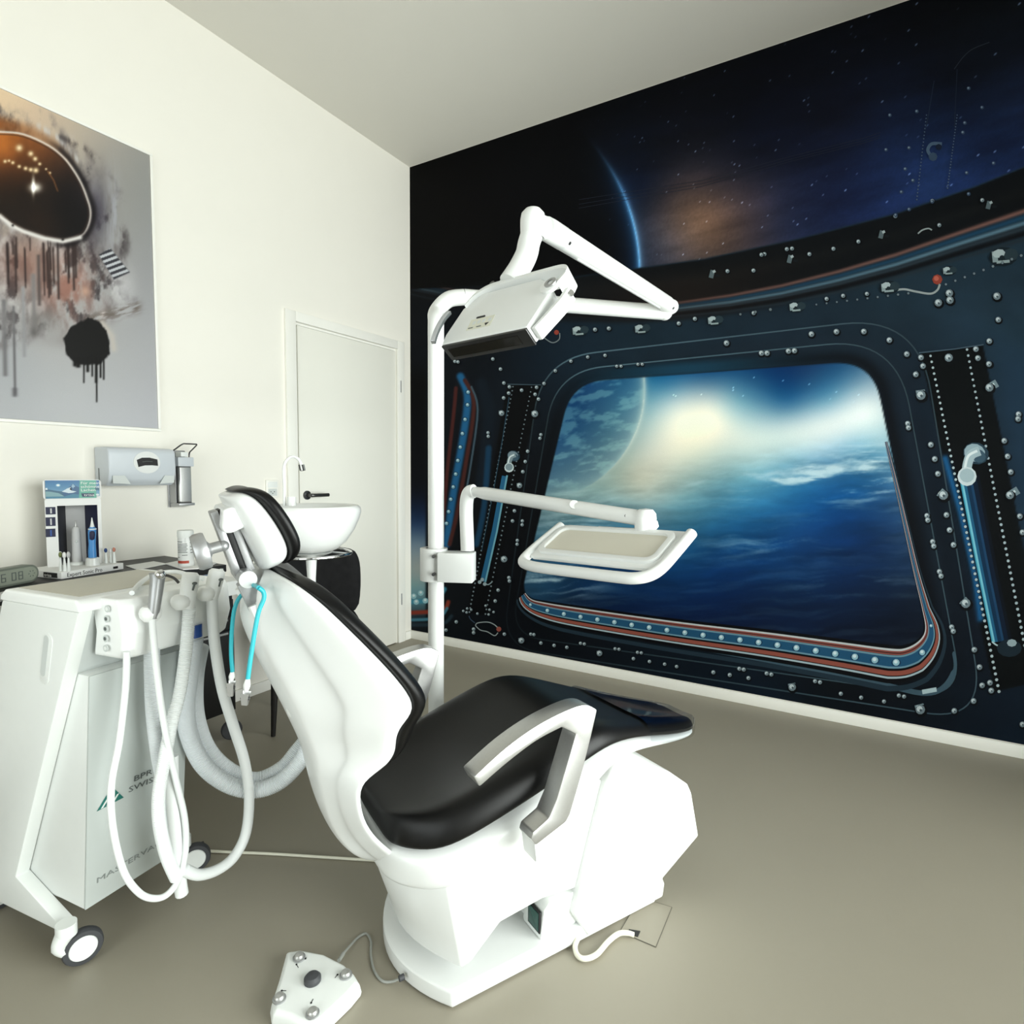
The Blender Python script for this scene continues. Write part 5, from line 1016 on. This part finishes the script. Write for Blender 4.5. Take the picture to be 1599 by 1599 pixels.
    return np.clip(c, 0, 255)
U = np.linspace(PYL+.001, PYR-.001, 300); Zs = np.linspace(PZ0+.001, PZ1-.001, 330)
o = sheet('poster_print', U, Zs, lambda u, z: np.stack([np.full_like(u, .012), u, z], 1), paint_poster, print_mat('poster_ink', .5, .2, .05), poster, None)
o.data.transform(Matrix.Translation(-poster.location))

# paper towel dispenser
tdp = thing('towel_dispenser', 'pale grey paper towel dispenser with a dark oval badge on the wall', 'towel dispenser', (0, -1.86, 1.135))
y0, y1, z0, z1 = -2.012, -1.738, 1.142, 1.303
MB().prism([(.001, z0), (.09, z0-.002), (.112, z0+.02), (.122, z0+.055), (.120, z1-.018), (.108, z1-.004), (.08, z1), (.001, z1)], y0, y1, Matrix(((1, 0, 0, 0), (0, 0, 1, 0), (0, 1, 0, 0), (0, 0, 0, 1)))).build('dispenser_body', M['disp'], tdp, bevel=.010, seg=3, world=True)
def on_disp(u, v, r=1): return Vector((.1225, y0+(y1-y0)*u, z0+(z1-z0)*v))
DXm = frame((.1222, 0, 0), (0, 1, 0), (0, 0, 1))
ymid = (y0+y1)/2
low = MB().prism([(y0+.012, z0+.042), (y0+.058, z0+.042), (y0+.080, z0+.006), (y0+.012, z0+.01)], -.001, .0012, DXm); low.build('lower_panel', M['grey'], tdp, world=True)
low = MB().prism([(y1-.012, z0+.042), (y1-.052, z0+.042), (y1-.074, z0+.006), (y1-.012, z0+.01)], -.001, .0012, DXm); low.build('lower_panel', M['grey'], tdp, world=True)
by, bz = ymid+.012, z0+.098
lens = [(by+.055*math.cos(a), bz+.047*math.sin(a)) for a in np.linspace(0, 2*math.pi, 33)[:-1]]
wd_ = MB().prism(lens, -.0008, .0008, DXm).build('view_window', M['white'], tdp, world=True)
bd_ = [(by-.042, bz+.010), (by-.02, bz+.02), (by+.01, bz+.021), (by+.043, bz+.014), (by+.045, bz-.014), (by+.02, bz-.012), (by-.01, bz-.013), (by-.036, bz-.02)]
MB().prism(bd_, .0008, .0016, DXm).build('badge', M['inkb'], tdp, world=True)
MB().tube([(.1241, by-.02, bz+.002), (.1241, by, bz+.005), (.1241, by+.022, bz+.004)], .0012, 6).build('badge_line', M['ink'], tdp, world=True)
MB().box(.035, .04, y0-.0012, y0-.0002, z0+.02, z0+.072).build('side_slot', M['ink'], tdp, world=True)

# soap dispenser with an elbow lever
sdp = thing('soap_dispenser', 'grey wall soap dispenser with wire elbow lever beside the towel dispenser', 'soap dispenser', (0, -1.64, 1.03))
ya, yb_ = -1.708, -1.634
MB().box(.001, .006, ya-.005, yb_+.005, 1.035, 1.30).build('back_plate', M['alud'], sdp, world=True, bevel=.001)
MB().box(.006, .086, ya, yb_, 1.225, 1.268).build('pump_housing', M['disp'], sdp, world=True, bevel=.004)
MB().box(.01, .078, ya+.008, yb_-.008, 1.058, 1.224).build('soap_bottle', M['alu'], sdp, world=True, bevel=.008, seg=3)
MB().prism([(.006, 1.035), (.085, 1.045), (.085, 1.056), (.006, 1.056)], ya, yb_, Matrix(((1, 0, 0, 0), (0, 0, 1, 0), (0, 1, 0, 0), (0, 0, 0, 1)))).build('bottle_tray', M['alud'], sdp, world=True, bevel=.002)
for yy_ in (ya+.001, yb_-.001): MB().box(.006, .06, yy_-.001, yy_+.001, 1.056, 1.225).build('side_bracket', M['alud'], sdp, world=True)
MB().box(.03, .075, -1.688, -1.656, 1.27, 1.292).build('pump_head', M['white2'], sdp, world=True, bevel=.003)
lvp = [(.04, ya-.004, 1.262), (.045, ya-.004, 1.29), (.075, ya-.002, 1.306), (.118, ya+.004, 1.326), (.122, ya+.02, 1.328), (.122, yb_-.02, 1.328), (.118, yb_-.004, 1.326), (.075, yb_+.002, 1.306), (.045, yb_+.004, 1.29), (.04, yb_+.004, 1.262)]
MB().tube(spline(lvp, 4), .0032, 8).build('lever', M['steel'], sdp, world=True)
# wall socket with switch
sk = thing('wall_socket', 'white double wall plate with switch and socket next to the door', 'socket', (0, -1.15, 1.11))
MB().box(.001, .009, -1.192, -1.114, 1.062, 1.158).build('plate', M['trim'], sk, world=True, bevel=.002)
MB().box(.009, .0115, -1.182, -1.124, 1.116, 1.148).build('rocker', M['white2'], sk, world=True, bevel=.001)
MB().box(.009, .0098, -1.180, -1.126, 1.072, 1.110).build('socket_face', M['grey'], sk, world=True)
for y, z in ((-1.164, 1.094), (-1.153, 1.085), (-1.142, 1.094)): MB().tube([(.0095, y, z), (.0105, y, z)], .0028, 10).build('pin_hole', M['inkb'], sk, world=True)

# desk board along the wall and the black drawer trolley under it
ZD = .81
desk = thing('desk', 'black desk board running along the left wall behind the cart', 'desk', (0, -2.6, 0))
MB().box(.002, .47, -3.9, -1.735, ZD-.03, ZD).build('desk_top', M['blk'], desk, world=True, bevel=.002)
MB().box(.004, .44, -3.88, -3.855, .001, ZD-.0305).build('desk_panel', M['blk'], desk, world=True)
MB().box(.004, .44, -2.215, -2.19, .001, ZD-.0305).build('desk_panel', M['blk'], desk, world=True)
tr = thing('drawer_trolley', 'black drawer trolley with white top, silver bar handles and chrome casters', 'trolley', (.2, -1.9, 0))
MB().box(.005, .385, -2.14, -1.655, .135, .655).build('carcass', M['blk'], tr, world=True, bevel=.003)
MB().box(.004, .405, -2.15, -1.600, .657, .722).build('trolley_top', M['white'], tr, world=True, bevel=.006)
for k, z in enumerate((.645, .567, .508)):
    z2 = (.570, .511, .14)[k]
    dr = MB().box(.385, .401, -2.135, -1.662, z2, z-.004).build('drawer', M['blk'], tr, world=True, bevel=.002)
    MB().tube([(.414, -2.09, z-.012), (.414, -1.70, z-.012)], .0055, 10).build('bar_handle', M['alud'], dr, world=True)
for x, y in ((.362, -1.672), (.05, -1.69), (.345, -2.10), (.05, -2.10)):
    c_ = MB().tube([(x, y, .095), (x, y, .135)], .012, 14).build('caster', M['chrome'], tr, world=True)
    MB().lathe([(0, -.011), (.040, -.011), (.044, -.006), (.044, .006), (.040, .011), (0, .011)], 24, Matrix.Translation((x+.02, y, .0455)) @ Matrix.Rotation(math.radians(65), 4, 'Z') @ Matrix.Rotation(math.radians(90), 4, 'X')).build('caster_wheel', M['rubber'], c_, world=True)
    for s in (-1, 1):
        q_ = Matrix.Rotation(math.radians(65), 3, 'Z') @ Vector((0, 1, 0)); p0 = Vector((x, y, 0))+q_*s*.0155
        MB().add([p0+Vector((-.012, -.005, .098)), p0+Vector((.02, .008, .098)), p0+Vector((.03, .012, .045)), p0+Vector((.012, .005, .035))]+[p+q_*s*.002 for p in [p0+Vector((-.012, -.005, .098)), p0+Vector((.02, .008, .098)), p0+Vector((.03, .012, .045)), p0+Vector((.012, .005, .035))]], [(0, 1, 2, 3), (7, 6, 5, 4), (0, 4, 5, 1), (1, 5, 6, 2), (2, 6, 7, 3), (3, 7, 4, 0)]).build('caster_fork', M['chrome'], c_, world=True)

# things on the desk ---------------------------------------------------------------
# toothbrush display: card base, box, header
DA, DB = at(96, 905, Z=ZD), at(193, 889, Z=ZD); dv = (DB-DA).normalized(); dd = Vector((-dv.y, dv.x, 0)); dd = dd if dd.x < 0 else -dd
display = thing('toothbrush_display', 'white card toothbrush display stand with a mountain picture header', 'display stand', (DA.x, DA.y, ZD))
DXF = Matrix((dv, dd, Vector((0, 0, 1)))).transposed().to_4x4(); DXF.translation = (DA.x, DA.y, ZD)
def dx(mb, *a, **k): mb.v = [DXF @ p for p in mb.v]; return mb.build(*a, world=True, **k)
BC = at(113, 896, Z=ZD)+dd*.105; bn = Vector((CAM.x-BC.x, CAM.y-BC.y, 0)).normalized(); bn = (bn*.85+(-dd)*.15).normalized()
BXF = Matrix((Vector((-bn.y, bn.x, 0)), -bn, Vector((0, 0, 1)))).transposed().to_4x4(); BXF.translation = BC
def ox(mb, *a, **k): mb.v = [BXF @ p for p in mb.v]; return mb.build(*a, world=True, **k)
def bpx(px, py, y):
    n = -bn; p0 = BC+n*y; r_ = ray(px, py); q = BXF.inverted() @ (CAM+r_*((p0-CAM).dot(n)/r_.dot(n))); return q.x, q.z
def dpx(px, py, y):                       # pixel on the display's plane at depth y, as local (x, z)
    n = dd; p0 = DA+dd*y; r_ = ray(px, py); q = DXF.inverted() @ (CAM+r_*((p0-CAM).dot(n)/r_.dot(n))); return q.x, q.z
DW = (DB-DA).length
dx(MB().box(0, DW, 0, .20, .001, .026), 'base_tray', M['card'], display, bevel=.002)
yb = -.045
xl, ztop = bpx(68, 749, yb); xr, _ = bpx(156, 748, yb); _, zh0 = bpx(100, 780, yb); xo0, zo1 = bpx(89, 790, yb); xo1, _ = bpx(152, 790, yb)
ybk = .045
f_ = MB().box(xl, xo0, yb, yb+.004, .026, zh0); f_.box(xo1, xr, yb, yb+.004, .026, zh0); f_.box(xo0, xo1, yb, yb+.004, zo1, zh0)
ox(f_, 'front_card', M['card'], display)
hd_ = ox(MB().prism(slot((xl+xr)/2, (zh0+ztop)/2, xr-xl+.006, ztop-zh0, .012), -.004, 0, Matrix(((1, 0, 0, 0), (0, 0, -1, yb-.001), (0, 1, 0, 0), (0, 0, 0, 1)))), 'header_card', M['card'], display)
ox(MB().prism([(xl+.004, yb+.004), (xl+.007, yb+.004), (xl+.020, ybk), (xl+.017, ybk)], .026, ztop-.02), 'side_card', M['card'], display)
ox(MB().prism([(xr-.007, yb+.004), (xr-.004, yb+.004), (xr-.017, ybk), (xr-.020, ybk)], .026, ztop-.02), 'side_card', M['card'], display)
ox(MB().box(xl+.017, xr-.017, ybk, ybk+.004, .026, ztop-.02), 'back_card', M['cardg'], display)
ox(MB().prism([(xo0, yb+.005), (xo0+.002, yb+.005), (xo0+.034, ybk-.002), (xo0+.032, ybk-.002)], .027, zo1), 'inner_card', M['dark'], display)
ox(MB().prism([(xo1-.002, yb+.005), (xo1, yb+.005), (xo1-.028, ybk-.002), (xo1-.030, ybk-.002)], .027, zo1), 'inner_card', M['navy'], display)
ox(MB().box(xo0, xo1, yb+.005, ybk-.002, zo1, zo1+.002), 'inner_top', M['dark'], display)
for a, b in ((792, 803), (808, 821), (826, 838)):
    (x0, za), (x1, zb) = bpx(71, a, yb), bpx(87, b, yb)
    pc = ox(MB().box(x0, x1, yb-.0012, yb-.0002, zb, za), 'picture_panel', M['navy'], display)
    ox(MB().box(x0+(x1-x0)*.45, x0+(x1-x0)*.62, yb-.0018, yb-.0012, zb+.004, za-.005), 'picture_mark', M['cardg'] if a < 820 else M['blue'], pc)
def hdr(u, v): return (xl+(xr-xl)*u, zh0+(ztop-zh0)*v)
HDI = print_mat('header_print', .35, .4, .04)
def hplane(u, v, k): p = BXF @ Vector((xl+(xr-xl)*u, yb-.0056-.000004*k, zh0+(ztop-zh0)*v)); p = p-display.location; return (p.x, p.y, p.z)
hi = Ink(hplane)
for k in range(10): v0, v1 = .96-.08*k, .96-.08*(k+1); t = k/9; hi.quad([(.02, v0), (.98, v0), (.98, v1), (.02, v1)], (40+90*t, 110+62*t, 162+36*t))
hi.disc(.24, .72, .075, (150, 200, 220), .55, 0, 16); hi.disc(.24, .72, .045, (250, 252, 252), .55, 0, 16)
hi.fill([(.02, .58), (.1, .50), (.22, .44), (.33, .40), (.36, .16), (.02, .16)], (52, 100, 130)); hi.fill([(.02, .42), (.12, .40), (.25, .32), (.34, .16), (.02, .16)], (128, 168, 176)); hi.fill([(.02, .57), (.05, .60), (.06, .5), (.02, .5)], (224, 236, 240))
hi.fill([(.30, .40), (.40, .56), (.45, .66), (.50, .80), (.55, .68), (.62, .60), (.64, .42), (.62, .16), (.34, .16)], (44, 92, 136)); hi.fill([(.30, .40), (.40, .56), (.46, .62), (.44, .50), (.48, .44), (.56, .40), (.50, .34), (.42, .32), (.36, .36)], (214, 228, 236)); hi.fill([(.50, .79), (.54, .66), (.50, .58), (.52, .50), (.47, .66)], (150, 184, 206)); hi.fill([(.02, .16), (.34, .16), (.50, .28), (.64, .22), (.64, .06), (.02, .06)], (60, 128, 156))
hi.quad([(.62, .96), (.92, .96), (.92, .06), (.60, .06)], (92, 172, 152)); hi.quad([(.64, .30), (.88, .30), (.87, .12), (.66, .12)], (16, 38, 84)); hi.disc(.94, .22, .05, (236, 244, 246), .6, 0, 12); hi.fill([(.90, .62), (.98, .54), (.98, .44), (.90, .46)], (44, 98, 120))
hi.done('header_picture', HDI, hd_, None)
HT = lambda u, v: BXF @ Matrix.Translation((xl+(xr-xl)*u, yb-.0062, zh0+(ztop-zh0)*v)) @ Matrix.Rotation(math.radians(90), 4, 'X')
hh_ = ztop-zh0
for s_, v in (('Für mein', .76), ('schönstes', .58), ('Lachen', .40)): text('header_caption', s_, hh_*.20, M['paper'], hd_, HT(.635, v), .0001, 1.12, world=True)
text('header_logo', 'trisa', hh_*.17, M['paper'], hd_, HT(.69, .16), .0001, 1.5, world=True)
BT = lambda x, z, y=-.0004: DXF @ Matrix.Translation((x, y, z)) @ Matrix.Rotation(math.radians(90), 4, 'X')
text('base_caption', 'Expert Sonic Pro', .021, M['inkb'], display, BT(DW*.08, .006), .0002, .92, world=True)
dx(MB().box(DW*.82, DW*.90, -.0008, .0, .008, .017), 'base_mark', M['inkb'], display)
dx(MB().box(-.0012, .0, .02, .09, .004, .022), 'side_label', M['inkb'], display)
text('side_caption', 'trisa', .016, M['paper'], display, DXF @ Matrix.Translation((-.0016, .085, .007)) @ Matrix.Rotation(math.radians(-90), 4, 'Z') @ Matrix.Rotation(math.radians(90), 4, 'X'), .0002, 1.3, world=True)
# things standing on the display's base tray
ZB = ZD+.0265
def dpos(px, y): x, _ = dpx(px, 885, y); return DXF @ Vector((x, y, .0265))
p = dpos(121, .075+.045)
wt = thing('electric_toothbrush', 'pale grey electric toothbrush handle standing upright in the display', 'toothbrush', p)
MB().lathe([(0, 0), (.019, 0), (.019, .010), (.0165, .013), (.0165, .03), (.0155, .08), (.0145, .120), (.013, .140), (.009, .148), (0, .150)], 24).build('handle', M['cardg'], wt)
MB().lathe([(0, .149), (.0028, .149), (.002, .172), (0, .175)], 12).build('drive_shaft', M['alu'], wt)
MB().lathe([(0, 0), (.025, 0), (.025, .008), (.0195, .012), (0, .012)], 24, Matrix.Translation((0, 0, .0))).build('charger_base', M['white2'], wt)
MB().box(-.0045, .0045, .0143, .0148, .082, .094).build('power_button', M['grey'], wt) if False else MB().ball(Vector((CAM.x-p.x, CAM.y-p.y, 0)).normalized()*.0148+Vector((0, 0, .092)), .004, sc=(1, 1, 1.5)).build('power_button', M['grey'], wt)
p = dpos(145, .05)
bt_ = thing('oral_irrigator', 'blue and dark oral irrigator standing in a white charging cup on the display', 'oral irrigator', p)
MB().lathe([(0, 0), (.024, 0), (.022, .028), (.019, .030), (0, .030)], 28).build('charging_cup', M['white'], bt_)
cd_ = Vector((CAM.x-p.x, CAM.y-p.y, 0)).normalized(); sdv = Vector((-cd_.y, cd_.x, 0))
MB().loft([[Vector((0, 0, z))+sdv*(o+w2*math.cos(a))+cd_*(w2*.9*math.sin(a)) for a in np.linspace(0, 2*math.pi, 17)[:-1]] for z, w2, o in ((.0305, .0135, 0), (.06, .013, 0), (.085, .0115, .001), (.105, .0125, .001), (.13, .0135, .002), (.143, .0125, .003), (.150, .008, .003), (.152, .003, .003))]).build('irrigator_body', M['tbblue'], bt_)
MB().loft([[Vector((0, 0, z))+sdv*(o+w2*math.cos(a))+cd_*(.0075+w2*.7*math.sin(a)) for a in np.linspace(0, 2*math.pi, 17)[:-1]] for z, w2, o in ((.096, .003, .001), (.104, .0082, .001), (.12, .0095, .002), (.132, .0085, .002), (.139, .003, .003))]).build('grip_inset', M['navy'], bt_)
MB().lathe([(.0135, -.002), (.0142, 0), (.0135, .002)], 20, Matrix.Translation(sdv*.003+Vector((0, 0, .1415)))).build('trim_ring', M['white2'], bt_)
MB().lathe([(.0085, .146), (.0055, .160), (.0028, .175), (.0015, .186), (0, .186)], 14, Matrix.Translation(sdv*.003)).build('jet_tip', M['white2'], bt_)
def brush_head(px, y, h, br, label, name='brush_head'):
    p = dpos(px, y); o = thing(name, label, 'brush head', p, 0, 'spare brush heads on the display base')
    MB().lathe([(0, 0), (.006, 0), (.005, .02), (.003, h*.62), (.0026, h*.7), (0, h*.7)], 14).build('brush_stem', M['white2'], o)
    c_ = Vector((CAM.x-p.x, CAM.y-p.y, 0)).normalized()
    MB().ball((0, 0, h*.84), 1, 14, 9, (.0062, .0062, h*.17)).build('brush_plate', M['white2'], o)
    MB().ball(c_*.0042+Vector((0, 0, h*.84)), 1, 12, 8, (.0056, .0056, h*.145)).build('bristles', br, o)
brush_head(95, .028, .072, M['olive'], 'brush head with olive green bristles, left end of the display base')
brush_head(101, .012, .070, M['card'], 'white brush head standing between the olive one and the grey one')
brush_head(107.5, .005, .070, M['cardg'], 'pale grey brush head nearest the front edge of the display base')
brush_head(166, .05, .062, M['bluebr'], 'brush head with dark blue bristles right of the display box')
brush_head(174, .045, .058, M['card'], 'plain white brush head between the dark blue and the salmon one')
brush_head(179, .028, .064, M['pinkbr'], 'brush head with salmon bristles, right end of the display base')
# digital clock
CLa, CLb = at(-60, 930, Z=ZD), at(58, 907, Z=ZD); cv_ = (CLb-CLa).normalized()
ck = thing('digital_clock', 'grey rounded digital clock with a pale display on the desk', 'clock', (CLb.x, CLb.y, ZD))
cn_ = Vector((cv_.y, -cv_.x, 0)); KX = frame((CLb.x, CLb.y, ZD+.001), cv_, Vector((0, 0, 1)))
LEN = .30; HH = .062
def kx(mb, *a, **k): mb.v = [KX @ p for p in mb.v]; return mb.build(*a, world=True, **k)
kz = 1 if (KX.to_3x3() @ Vector((0, 0, 1))).dot(CAM-CLb) > 0 else -1
kx(MB().prism(slot(-LEN/2, HH/2, LEN, HH, HH/2, 10), -.03*kz, .008*kz), 'clock_body', M['clock'], ck, bevel=.003)
fc = kx(MB().prism(slot(-LEN/2, HH/2, LEN-.014, HH-.014, HH/2-.007, 10), .008*kz, .0095*kz), 'clock_face', M['lcd'], ck)
SEG = dict(zip('0123456789', ('abcdef', 'bc', 'abged', 'abgcd', 'fgbc', 'afgcd', 'afgedc', 'abc', 'abcdefg', 'abcdfg')))
def digit(ch, x, s):
    w_, h_, t = .016, .028, .0028; q = MB(); z = .017
    for g in SEG[ch]:
        a, b, c_, d_ = dict(a=(0, w_, h_-t, h_), d=(0, w_, 0, t), g=(0, w_, h_/2-t/2, h_/2+t/2), f=(0, t, h_/2, h_), e=(0, t, 0, h_/2), b=(w_-t, w_, h_/2, h_), c=(w_-t, w_, 0, h_/2))[g]
        q.box(x+a, x+b, z+c_, z+d_, min(.0095*kz, .0102*kz), max(.0095*kz, .0102*kz))
    kx(q, 'clock_digit', M['ink'], fc)
for ch, x in (('1', -.160), ('6', -.136), ('0', -.100), ('8', -.076)): digit(ch, x, 1)
for k in range(6): a = k*math.pi/3; MB_ = MB().tube([(-.028+.008*math.cos(a), .031+.008*math.sin(a), .0096*kz), (-.028+.012*math.cos(a), .031+.012*math.sin(a), .0096*kz)], .0012, 6); kx(MB_, 'weather_mark', M['ink'], fc)
# disinfectant bottle on a paper tray
bp_ = at(291, 883, Z=ZD+.006)
tray_p = MB(); pp = [at(*q, Z=ZD+.001) for q in ((258, 881), (292, 874), (338, 880), (320, 888), (286, 890))]
n_ = len(pp); tray_p.add(pp+[p+Vector((0, 0, .004)) for p in pp], [tuple(range(n_))[::-1], tuple(range(n_, 2*n_))]+[(i, (i+1) % n_, n_+(i+1) % n_, n_+i) for i in range(n_)])
tag(tray_p.build('paper_napkin', M['paper']), 'white folded napkin lying under the disinfectant bottle on the desk', 'napkin')
bo = thing('disinfectant_bottle', 'white cylindrical bottle with a printed label and red band on the desk', 'bottle', (bp_.x, bp_.y, ZD+.0055))
MB().lathe([(0, 0), (.028, 0), (.0295, .003), (.0295, .112), (.0285, .117), (0, .117)], 32).build('bottle_body', M['white'], bo)
MB().lathe([(0, .117), (.030, .117), (.0305, .120), (.0305, .142), (.029, .147), (0, .148)], 32).build('bottle_cap', M['white2'], bo)
ca = math.atan2(CAM.y-bp_.y, CAM.x-bp_.x)
def band(z0_, z1_, a0, a1, r, nm, m): 
    A_ = np.linspace(ca+math.radians(a0), ca+math.radians(a1), 14); q = MB()
    q.loft([[(rr_*math.cos(a), rr_*math.sin(a), z) for rr_, z in ((r, z0_), (r+.0005, z0_), (r+.0005, z1_), (r, z1_))] for a in A_]); return q.build(nm, m, bo)
band(.013, .024, -80, 20, .0296, 'red_band', M['red'])
for k, (z, a0, a1) in enumerate(((.088, -75, -25), (.080, -75, 10), (.074, -75, 12), (.068, -75, 6), (.062, -75, 12), (.056, -75, 4), (.050, -75, 10), (.040, -30, 10), (.032, -72, -50), (.084, 30, 75), (.070, 30, 78), (.058, 32, 78), (.048, 32, 70))): band(z*1.14, z*1.14+.0026, a0, a1, .0296, 'label_line', M['ink'])
# papers and folders near the desk's right end
def slab(name, label, cat, pts, z, h, m, group=None):
    P_ = [at(*q, Z=z) for q in pts]; n = len(P_); q = MB().add(P_+[p+Vector((0, 0, h)) for p in P_], [tuple(range(n))[::-1], tuple(range(n, 2*n))]+[(i, (i+1) % n, n+(i+1) % n, n+i) for i in range(n)])
    return tag(q.build(name, m), label, cat, group)
slab('document_folder', 'grey blue folder lying on the white trolley top beside the headrest bar', 'folder', [(304, 897), (345, 886), (352, 893), (318, 901)], .7235, .010, M['folder'])
slab('leaflet', 'pale leaflet lying flat on the desk left of the bottle', 'leaflet', [(196, 884), (240, 877), (262, 881), (215, 890)], ZD+.001, .002, M['paper'])
slab('notepad', 'white and grey notepad lying on the desk in front of the clock', 'notepad', [(-30, 938), (22, 921), (40, 925), (0, 940)], ZD+.001, .006, M['cardg'])
